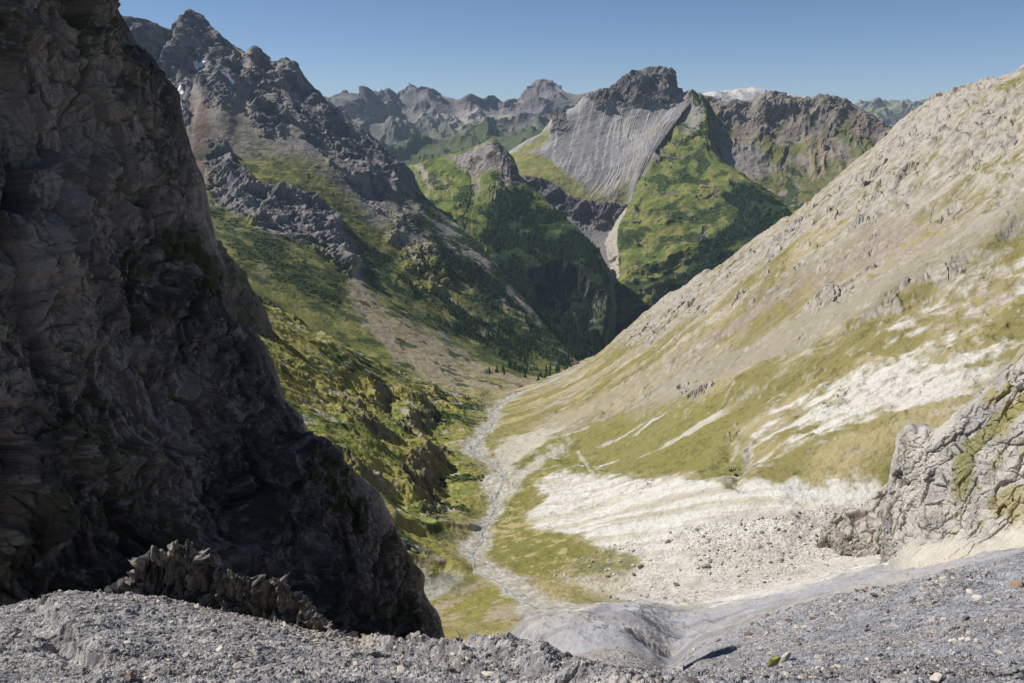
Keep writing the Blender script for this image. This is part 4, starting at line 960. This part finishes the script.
# ------------------------------------------------------------------ stream
def surf(G, u, v):
    i, j = G.find(u, v); return G.P[i, j]
STREAM = plain_mat('glacial_water', C(138, 141, 138), .22, .3, .4, .4, .1)
path = [(560, 606), (537, 607), (523, 601), (505, 589), (487, 578), (474, 564), (474, 553), (480, 537), (485, 529), (490, 512), (497, 499), (500, 480), (502, 468), (487, 459), (472, 452), (478, 441), (487, 428), (494, 420), (491, 412), (498, 404), (511, 397), (526, 391)]
VA.base_uv = proj(VA.P)
W = np.array([surf(VA, *p) for p in path])
d = np.r_[0, np.cumsum(np.linalg.norm(np.diff(W, axis=0), axis=1))]
q = np.arange(0, d[-1], 2.5); Wq = pchip(d, W, q)
vs, fs = [], []
lyr = np.log(VA.P[:, 0, 1])
def ground(x, y):
    i = np.clip(np.interp(math.log(y), lyr, np.arange(VA.ns)), 0, VA.ns - 1.001); j = np.clip((x / y + .80) / 1.6 * (VA.nt - 1), 0, VA.nt - 1.001)
    i0, j0 = int(i), int(j); a, b = i - i0, j - j0; Z = VA.P[..., 2]
    return (Z[i0, j0] * (1 - a) + Z[i0 + 1, j0] * a) * (1 - b) + (Z[i0, j0 + 1] * (1 - a) + Z[i0 + 1, j0 + 1] * a) * b
for k in range(len(Wq)):
    tdir = Wq[min(k + 1, len(Wq) - 1)] - Wq[max(k - 1, 0)]
    nrm = np.array([tdir[1], -tdir[0]]); nrm /= np.linalg.norm(nrm) + 1e-9
    c0 = Wq[k][:2] + nrm * 1.6 * math.sin(k * .31) * math.sin(k * .083)
    wdt = .45 + .25 * math.sin(k * .7) + .0006 * Wq[k][1]
    for o_ in (-1, -.4, .4, 1):
        x, y = c0 + nrm * wdt * o_
        vs.append((x, y, ground(x, y) + .35 - .2 * abs(o_)))
for k in range(len(Wq) - 1):
    for m_ in range(3): fs.append((4 * k + m_, 4 * k + m_ + 1, 4 * k + m_ + 5, 4 * k + m_ + 4))
me = bpy.data.meshes.new('stream'); me.from_pydata(vs, [], fs); me.materials.append(STREAM)
o = bpy.data.objects.new('stream', me); COL.objects.link(o)
tag(o, 'thin pale stream winding down the valley floor', 'stream', 'structure')

# ------------------------------------------------------------------ stones
import bmesh
def rock_mesh(seed, sub=2, flat=1.0, sharp=.34):
    bm = bmesh.new(); bmesh.ops.create_icosphere(bm, subdivisions=sub, radius=1)
    rs = np.random.default_rng(seed)
    V = np.array([v.co[:] for v in bm.verts])
    for _ in range(9):                                   # cleave with planes: angular faces
        n = rs.normal(size=3); n /= np.linalg.norm(n); h = rs.uniform(.45, .85)
        dd = V @ n; V = V - np.outer(np.maximum(dd - h, 0), n)
    V *= 1 + .10 * rs.normal(size=(len(V), 1)) * .6
    V *= rs.uniform(.75, 1.25, 3) * [1.15, .9, .7 * flat]
    for v, p in zip(bm.verts, V): v.co = p
    me = bpy.data.meshes.new('stone'); bm.to_mesh(me); bm.free()
    return me
STONE_MATS = [plain_mat('grey_stone', C(140, 137, 135), .9, .3, 12, .5, .03), plain_mat('pale_stone', C(178, 170, 158), .9, .2, 12, .5, .03), plain_mat('rust_stone', C(140, 120, 104), .9, .3, 10, .5, .03), plain_mat('dark_stone', C(102, 94, 89), .9, .3, 12, .5, .03)]
PROTO = {}
for mi in range(4):
    for k in range(4):
        me = rock_mesh(100 + 17 * k + mi, 2); me.name = 'stone'; me.materials.append(STONE_MATS[mi]); PROTO[(mi, k)] = me

FG.base_uv = proj(FG.P)
def vis_pts(G, n, test, seed):
    """random ground points of a grid that the photo shows, spread evenly over the picture"""
    rs = np.random.default_rng(seed)
    uv = proj(G.P)
    out = []
    # a coarse depth buffer finds what is in view
    H, Wd = 683, 1024
    return uv

ZB = np.full((683, 1024), 1e9)
for G in (FG, VA, CL, OUT, JAG):
    uv = proj(G.P); i = np.round(uv).astype(int)
    ok = (i[..., 0] >= 0) & (i[..., 0] < 1024) & (i[..., 1] >= 0) & (i[..., 1] < 683)
    np.minimum.at(ZB, (i[..., 1][ok], i[..., 0][ok]), G.dist[ok])
def pick(G, n, region, seed):
    uv = proj(G.P); i = np.round(uv).astype(int)
    ok = (i[..., 0] >= 2) & (i[..., 0] < 1022) & (i[..., 1] >= 2) & (i[..., 1] < 681)
    ok &= region(uv)
    idx = np.argwhere(ok)
    ii = i[ok]
    vis = G.dist[ok] < ZB[ii[:, 1], ii[:, 0]] * 1.01
    idx, ii = idx[vis], ii[vis]
    # one candidate per pixel so that density is even in the picture
    key = ii[:, 1] * 1024 + ii[:, 0]
    rs = np.random.default_rng(seed); o = rs.permutation(len(idx)); idx, key = idx[o], key[o]
    _, first = np.unique(key, return_index=True); idx = idx[first]
    o = rs.permutation(len(idx))[:n]
    return idx[o]

def put_stone(name, p, size, mi, label, cat, group=None, rot=None, sc=None, k=None, sink=.25):
    me = PROTO[(mi, random.randrange(4) if k is None else k)]
    o = bpy.data.objects.new(name, me); COL.objects.link(o)
    s3 = sc or (random.uniform(.8, 1.25), random.uniform(.8, 1.25), random.uniform(.7, 1.1))
    o.scale = [size * q for q in s3]
    o.location = (p[0], p[1], p[2] + size * s3[2] * .6 * (1 - 2 * sink))
    o.rotation_euler = rot or (random.uniform(-.4, .4), random.uniform(-.4, .4), random.uniform(0, 6.28))
    return tag(o, label, cat, group=group)

def inpoly(poly):
    def f(uv):
        x, y = uv[..., 0], uv[..., 1]; ins = np.zeros(x.shape, bool)
        for k in range(len(poly)):
            (x0, y0), (x1, y1) = poly[k], poly[(k + 1) % len(poly)]
            ins ^= ((y0 > y) != (y1 > y)) & (x < (x1 - x0) * (y - y0) / (y1 - y0 + 1e-9) + x0)
        return ins
    return f

def seat(G, u, v):
    i, j = G.find(u, v); return G.P[i, j], G.px[i, j]
# stones one can point to
for (G, u, v, spx, mi, lab) in [
    (FG, 867, 590, 6, 2, 'rusty orange boulder on the rim of the grey track, right part'),
    (FG, 875, 595, 5.5, 3, 'dark flat boulder just below the rusty orange one'),
    (FG, 952, 641, 5.0, 1, 'pale block in the right shale slope, left end of a short row'),
    (FG, 968, 640, 4.5, 1, 'pale block in the right shale slope, middle of a short row'),
    (FG, 977, 641, 4.0, 1, 'pale block in the right shale slope, right end of a short row'),
    (FG, 747, 635, 5, 3, 'dark brown block at the lower end of the rocky rim'),
    (FG, 692, 680, 6, 3, 'blackish round stone at the bottom edge right of the centre'),
    (FG, 486, 675, 8, 1, 'cream coloured angular stone at the bottom edge near the centre'),
    (FG, 402, 669, 5, 1, 'small upright pale stone left of the cream coloured one'),
    (FG, 130, 677, 7, 2, 'pinkish stone at the bottom edge under the jagged outcrop'),
    (FG, 238, 667, 6, 1, 'pale pointed stone on the shale below the jagged outcrop'),
    (FG, 935, 680, 8, 1, 'broad whitish slab at the bottom right edge'),
    (FG, 977, 598, 7, 1, 'large pale boulder high on the right shale slope'),
    (FG, 1017, 586, 9, 2, 'pinkish white boulder at the right edge of the shale slope'),
    (VA, 668, 541, 3.5, 3, 'flat dark boulder alone on the grassy edge of the scree fan'),
    (VA, 640, 566, 4.199999999999999, 3, 'wide dark brown boulder in the middle of the scree fan foot'),
    (VA, 634, 574, 2.8, 3, 'dark upright boulder under the wide brown one'),
    (VA, 677, 584, 3.5, 3, 'dark brown boulder near the lower rim of the scree fan'),
    (VA, 706, 566, 6, 0, 'grey boulder among rubble at the scree fan foot'),
]:
    p, px = seat(G, u, v); put_stone('boulder', p, spx * px * .8, mi, lab, 'boulder')

# pale pointed stone and the mossy slab beside it
p, px = seat(FG, 784, 660)
o = put_stone('boulder', p, 8.5 * px, 1, 'pale pointed stone standing beside a mossy slab near the bottom edge', 'boulder', rot=(.2, .5, .4), sc=(.45, .6, 1.35), k=1)
MOSS = plain_mat('yellow_green_moss', C(122, 122, 66), .95, .25, 20, .5, .02)
p, px = seat(FG, 774, 666)
me = rock_mesh(913, 2); me.materials.append(MOSS)
o = bpy.data.objects.new('boulder', me); COL.objects.link(o); o.scale = (3.6 * px, 3 * px, 15 * px); o.location = (p[0], p[1], p[2] + 7 * px); o.rotation_euler = (.1, .6, 0)
tag(o, 'leaning slab covered in yellow green moss near the bottom edge', 'boulder')

fg_idx = pick(FG, 24000, lambda uv: uv[..., 1] > 560, 11)
fgu = proj(FG.P)
cnt = 0
big = sorted([(random.paretovariate(2.2), k) for k in range(len(fg_idx))], reverse=True)
GROUP_FG = 'loose stones on the near shale slope'; GROUP_SC = 'boulders strewn over the pale scree fan'
rub = {0: ([], []), 1: ([], []), 2: ([], []), 3: ([], [])}
proto_np = {}
for key in PROTO:
    m_ = rock_mesh(500 + key[0] * 7 + key[1], 0 + (key[1] == 0))
    proto_np[key] = (np.array([v.co[:] for v in m_.vertices]), np.array([p_.vertices[:] for p_ in m_.polygons])); bpy.data.meshes.remove(m_)
def rub_add(store, p, size, mi):
    V, Fc = proto_np[(mi, random.randrange(4))]
    a = random.uniform(0, 6.28); ca, sa = math.cos(a), math.sin(a)
    R = np.array([[ca, -sa, 0], [sa, ca, 0], [0, 0, 1]])
    s3 = np.array([random.uniform(.7, 1.4), random.uniform(.7, 1.3), random.uniform(.6, 1.1)]) * size
    vs_, fs_ = store[mi]
    n0 = sum(len(x) for x in vs_)
    vs_.append((V * s3) @ R.T + np.array([p[0], p[1], p[2] + size * .2])); fs_.append(Fc + n0)
for rank, (bigness, k) in enumerate(big):
    i, j = fg_idx[k]; p = FG.P[i, j]; px = FG.px[i, j]
    mi = random.choices([0, 1, 2, 3], [.70, .19, .02, .09])[0]
    if rank < 240:
        u_ = fgu[i, j]
        lab = {0: 'grey angular stone lying loose on the near shale slope', 1: 'pale angular stone lying loose on the near shale slope', 2: 'rusty brown stone lying loose on the near shale slope', 3: 'dark angular stone lying loose on the near shale slope'}[mi]
        put_stone('stone', p, px * min(.8 * bigness ** .55, 3.6), mi, lab, 'stone', GROUP_FG)
    else:
        rub_add(rub, p, px * min(.38 * random.paretovariate(2.4), 1.8), mi)
for poly, n in (([(735, 642), (760, 618), (820, 596), (905, 583), (905, 598), (830, 622), (760, 652)], 700), ([(905, 606), (925, 580), (960, 566), (990, 572), (960, 592), (930, 612)], 380),
                ([(400, 640), (440, 648), (520, 668), (520, 676), (440, 662), (400, 652)], 260), ([(690, 683), (720, 668), (900, 666), (1023, 668), (1023, 683)], 700), ([(260, 608), (330, 628), (350, 650), (300, 640)], 200)):
    for i, j in pick(FG, n, inpoly(poly), 77 + n):
        rub_add(rub, FG.P[i, j], FG.px[i, j] * min(.8 * random.paretovariate(2.6), 3.2), random.choices([0, 1, 2, 3], [.5, .25, .03, .22])[0])
for i, j in pick(VA, 4000, inpoly([(424, 575), (470, 545), (470, 440), (485, 400), (530, 385), (540, 392), (510, 420), (510, 500), (500, 560), (545, 596), (560, 608), (500, 605), (470, 575)]), 99):
    if VA_BED[i, j] > .4 and random.random() < .5 and VA.P[i, j, 1] > 230: rub_add(rub, VA.P[i, j], VA.px[i, j] * random.uniform(.3, .6), random.choices([0, 1], [.3, .7])[0])
va_idx = pick(VA, 9000, inpoly([(545, 575), (620, 540), (700, 525), (800, 512), (880, 500), (884, 562), (800, 582), (700, 602), (640, 604), (590, 600)]), 12)
dens = fbm2(VA.P[va_idx[:, 0], va_idx[:, 1], 0], VA.P[va_idx[:, 0], va_idx[:, 1], 1], 40, 3, seed=66)
big = sorted([(random.paretovariate(2.0), k) for k in range(len(va_idx)) if dens[k] > -.15 + .5 * random.random() - .25], reverse=True)
rubv = {0: ([], []), 1: ([], []), 2: ([], []), 3: ([], [])}
for rank, (bigness, k) in enumerate(big):
    i, j = va_idx[k]; p = VA.P[i, j]; px = VA.px[i, j]
    mi = random.choices([0, 1, 2, 3], [.26, .68, .03, .03])[0]
    if rank < 150:
        lab = {0: 'grey boulder among many strewn over the pale scree fan', 1: 'pale boulder among many strewn over the pale scree fan', 2: 'rusty boulder among many strewn over the pale scree fan', 3: 'dark boulder among many strewn over the pale scree fan'}[mi]
        put_stone('boulder', p, px * min(.75 * bigness ** .5, 2.0), mi, lab, 'boulder', GROUP_SC)
    else:
        rub_add(rubv, p, px * random.uniform(.35, .8), mi)
for st_, where in ((rub, 'near shale slope'), (rubv, 'pale scree fan')):
    for mi, nm in ((0, 'grey'), (1, 'pale'), (2, 'rusty'), (3, 'dark')):
        vs_, fs_ = st_[mi]
        if not vs_: continue
        V = np.concatenate(vs_); Fc = np.concatenate(fs_)
        me = bpy.data.meshes.new('rubble'); me.from_pydata(V.tolist(), [], Fc.tolist()); me.materials.append(STONE_MATS[mi])
        o = bpy.data.objects.new('rubble', me); COL.objects.link(o)
        tag(o, f'small {nm} rubble scattered over the {where}', 'rubble', 'stuff')

# ------------------------------------------------------------------ trees
FOL = plain_mat('spruce_needles', C(40, 58, 32), .95, .35, .15, .4, .5)
def spruce(seed, tiers=6, sides=9):
    rs = np.random.default_rng(seed); vs, fs = [], []
    h = 1.0
    for k in range(tiers):
        z0 = .06 + .86 * k / tiers; z1 = min(1.0, z0 + .94 / tiers * 1.9)
        r = .24 * (1 - k / (tiers + .3)) * rs.uniform(.85, 1.15)
        b = len(vs); off = rs.uniform(-.02, .02, 2)
        for a in range(sides):
            an = 2 * math.pi * a / sides + rs.uniform(-.2, .2); rr = r * rs.uniform(.55, 1.2)
            vs.append((off[0] + rr * math.cos(an), off[1] + rr * math.sin(an), z0 + rs.uniform(-.035, .035)))
        vs.append((off[0] * .3, off[1] * .3, z1))
        for a in range(sides): fs.append((b + a, b + (a + 1) % sides, b + sides))
    b = len(vs)
    for a in range(5):
        vs.append((.022 * math.cos(a * 1.257), .022 * math.sin(a * 1.257), -.04))
    vs.append((0, 0, .3))
    for a in range(5): fs.append((b + a, b + (a + 1) % 5, b + 5))
    return np.array(vs), fs
SPR = [spruce(40 + k) for k in range(5)]
spr_me = []
for V, Fc in SPR:
    me = bpy.data.meshes.new('spruce_tree'); me.from_pydata(V.tolist(), [], Fc); me.materials.append(FOL); spr_me.append(me)
def tree_sites(G, mask, n, seed):
    idx = np.argwhere(mask > .5); rs = np.random.default_rng(seed)
    w = (G.dist[idx[:, 0], idx[:, 1]]) ** 0
    return idx[rs.permutation(len(idx))[:n]]
# single spruces on the open ground above the stream mouth
for G, poly, n, gname, lab in (
    (LM, [(520, 345), (560, 352), (578, 363), (565, 376), (530, 384), (490, 388), (470, 372), (500, 360)], 46, 'single spruces on the apron above the stream', 'small dark spruce standing alone on the stony apron above the stream'),
    (HILL, [(545, 318), (585, 338), (604, 352), (598, 362), (575, 362), (552, 342), (535, 318)], 120, 'spruces at the foot of the wooded slope', 'dark spruce at the foot of the wooded slope above the gorge')):
    m = G.mask(poly, 3, 4, seed=1)
    for i, j in tree_sites(G, m, n, 5):
        p = G.P[i, j]; h = random.uniform(13, 24)
        o = bpy.data.objects.new('spruce_tree', spr_me[random.randrange(5)]); COL.objects.link(o)
        o.location = p; o.scale = (h, h, h); o.rotation_euler = (0, 0, random.uniform(0, 6.28))
        tag(o, lab, 'tree', group=gname)
def forest(G, mask, n, seed, label, hmin=9, hmax=20):
    vs_, fs_, n0 = [], [], 0
    for i, j in tree_sites(G, mask, n, seed):
        V, Fc = SPR[random.randrange(5)]; h = random.uniform(hmin, hmax); a = random.uniform(0, 6.28)
        R = np.array([[math.cos(a), -math.sin(a), 0], [math.sin(a), math.cos(a), 0], [0, 0, 1]])
        vs_.append((V * h) @ R.T + G.P[i, j]); fs_ += [tuple(x + n0 for x in f_) for f_ in Fc]; n0 += len(V)
    me = bpy.data.meshes.new('forest'); me.from_pydata(np.concatenate(vs_).tolist(), [], fs_); me.materials.append(FOL)
    o = bpy.data.objects.new('forest', me); COL.objects.link(o)
    tag(o, label, 'forest', 'stuff')
forest(HILL, HILL_WOOD * (fbm3(HILL.P, 120, 4, seed=141) > -.12) , 6500, 3, 'dark spruce wood covering the hill left of the gorge')
forest(RIB, RIB_WOOD * (fbm3(RIB.P, 120, 4, seed=142) > -.15), 3600, 4, 'dark spruce wood on the slope right of the gorge')
LM_PINES = LM.mask([(440, 240), (500, 285), (555, 345), (576, 363), (540, 372), (490, 352), (440, 330), (410, 290)], 5, 8, seed=21)
forest(LM, LM_PINES * (fbm3(LM.P, 140, 5, .6, seed=143) > .02), 2200, 6, 'dark spruce wood thinning out on the lower slope of the left mountain', 8, 16)
BUSH = plain_mat('bush_leaves', C(52, 68, 34), .95, .35, .3, .4, .3)
bv, bf = proto_np[(0, 1)]
def bushes(G, weight, n, label, r0, r1, seed):
    idx = np.argwhere(weight > 0); rs = np.random.default_rng(seed)
    w_ = weight[idx[:, 0], idx[:, 1]].astype(float); w_ /= w_.sum()
    pick_ = idx[rs.choice(len(idx), min(n, len(idx)), replace=False, p=w_)]
    vs_, fs_, n0 = [], [], 0
    for i, j in pick_:
        r = rs.uniform(r0, r1); a = rs.uniform(0, 6.28); ca, sa = math.cos(a), math.sin(a)
        V = bv * np.array([r * rs.uniform(.8, 1.5), r * rs.uniform(.8, 1.5), r * .8]); V = V @ np.array([[ca, sa, 0], [-sa, ca, 0], [0, 0, 1]])
        vs_.append(V + G.P[i, j] + [0, 0, .3 * r]); fs_.append(bf + n0); n0 += len(bv)
    me = bpy.data.meshes.new('shrubs'); me.from_pydata(np.concatenate(vs_).tolist(), [], np.concatenate(fs_).tolist()); me.materials.append(BUSH)
    o = bpy.data.objects.new('shrubs', me); COL.objects.link(o); tag(o, label, 'shrubs', 'stuff')
uvl = proj(LM.P); inl = (uvl[..., 1] > 170) & (uvl[..., 0] > 190)
bushes(LM, LM_SHRUB * inl, 7000, 'dark green alder shrubs growing over the left mountain slope', 2.0, 4.5, 31)
vb = sstep(.05, .3, fbm2(VA.P[..., 0], VA.P[..., 1], 60, 6, .65, seed=60) + .22 * sstep(500, 900, VA.P[..., 1]) - .15) * VA_LM * (VA.P[..., 1] < 1300) * (VA.P[..., 1] > 430)
bushes(VA, vb, 4500, 'low dark shrubs dotted over the grassy left benches', .5, 1.6, 32)
bushes(RIB, np.maximum(RIB_SHRUB * .8 - .1, 0), 3500, 'dark shrubs in bands across the bright green rib', 2.5, 5, 33)
bushes(HILL, (fbm3(HILL.P, 90, 5, .6, seed=97) > .1) * (1 - HILL_WOOD) * sstep(.4, .8, HILL.s), 1500, 'scattered shrubs on the green knoll', 2.5, 5, 34)
print('things', time.time() - T0)

# ------------------------------------------------------------------ ground to the horizon, under everything
me = bpy.data.meshes.new('ground')
R_, zg = 60000, -1500
vs = [(0, 12000, zg)]; n = 48
for r in (8000, 20000, 60000):
    for k in range(n): vs.append((r * math.cos(2 * math.pi * k / n), 12000 + r * math.sin(2 * math.pi * k / n), zg - (r / 60000) * 40))
fs = [(0, 1 + k, 1 + (k + 1) % n) for k in range(n)]
for q in range(2):
    for k in range(n): fs.append((1 + q * n + k, 1 + (q + 1) * n + k, 1 + (q + 1) * n + (k + 1) % n, 1 + q * n + (k + 1) % n))
me.from_pydata(vs, [], fs); me.materials.append(plain_mat('far_lowland', C(96, 100, 70), .95, .25, .002, .2, 5.0))
o = bpy.data.objects.new('ground', me); COL.objects.link(o); tag(o, 'low ground far below the mountains reaching the horizon', 'ground', 'structure')

# ------------------------------------------------------------------ air
HAZE = True
if HAZE:
    m = bpy.data.materials.new('mountain_air'); m.use_nodes = True; N_, L_ = m.node_tree.nodes, m.node_tree.links
    N_.remove(N_['Principled BSDF'])
    pv = N_.new('ShaderNodeVolumePrincipled'); pv.inputs['Density'].default_value = 1.9e-5
    pv.inputs['Color'].default_value = (.62, .80, 1.0, 1); pv.inputs['Anisotropy'].default_value = 0.0
    L_.new(pv.outputs['Volume'], N_['Material Output'].inputs['Volume'])
    bm = bmesh.new(); bmesh.ops.create_cube(bm, size=1)
    x0, x1, y0, y1, z0, z1 = -62000, 62000, -49000, 73000, -1545, 900
    for v in bm.verts: v.co = ((x0 + x1) / 2 + v.co.x * (x1 - x0), (y0 + y1) / 2 + v.co.y * (y1 - y0), (z0 + z1) / 2 + v.co.z * (z1 - z0))
    me = bpy.data.meshes.new('haze'); bm.to_mesh(me); bm.free(); me.materials.append(m)
    o = bpy.data.objects.new('haze', me); COL.objects.link(o); tag(o, 'faint blue air thickening with distance over the valley', 'haze', 'stuff')

# ------------------------------------------------------------------ light
AZ, EL = math.radians(-74), math.radians(46)          # azimuth from the view direction, minus = left
sd = np.array([math.sin(AZ) * math.cos(EL), math.cos(AZ) * math.cos(EL), math.sin(EL)])
sun = bpy.data.lights.new('sun', 'SUN'); sun.energy = 5.0; sun.angle = math.radians(.5); sun.color = (1.0, .965, .92)
so = bpy.data.objects.new('sun', sun); COL.objects.link(so)
from mathutils import Vector
so.rotation_euler = Vector(sd).to_track_quat('Z', 'Y').to_euler()
w = bpy.data.worlds.new('World'); scene.world = w; w.use_nodes = True
N_, L_ = w.node_tree.nodes, w.node_tree.links
sky = N_.new('ShaderNodeTexSky'); sky.sky_type = 'NISHITA'; sky.sun_disc = False
sky.sun_elevation = EL; sky.sun_rotation = AZ; sky.altitude = 4500; sky.air_density = 1.0; sky.dust_density = .05; sky.ozone_density = 4
L_.new(sky.outputs['Color'], N_['Background'].inputs['Color']); N_['Background'].inputs['Strength'].default_value = .068

cam = bpy.data.cameras.new('camera'); co = bpy.data.objects.new('camera', cam); COL.objects.link(co)
co.location = (0, 0, 0); co.rotation_euler = (math.pi / 2 - PITCH, 0, 0)
cam.sensor_width = 36; cam.lens = 36 * F / 1024; cam.clip_end = 200000; cam.clip_start = .1
scene.camera = co
vs_ = scene.view_settings; vs_.view_transform = 'Standard'; vs_.look = 'None'; vs_.exposure = 0.36; vs_.gamma = 1
scene.cycles.use_denoising = True; scene.cycles.denoiser = 'OPENIMAGEDENOISE'; scene.cycles.denoising_input_passes = 'RGB_ALBEDO_NORMAL'; scene.cycles.denoising_prefilter = 'ACCURATE'; scene.cycles.use_adaptive_sampling = False; scene.cycles.max_bounces = 4; scene.cycles.volume_bounces = 0
print('done', time.time() - T0)
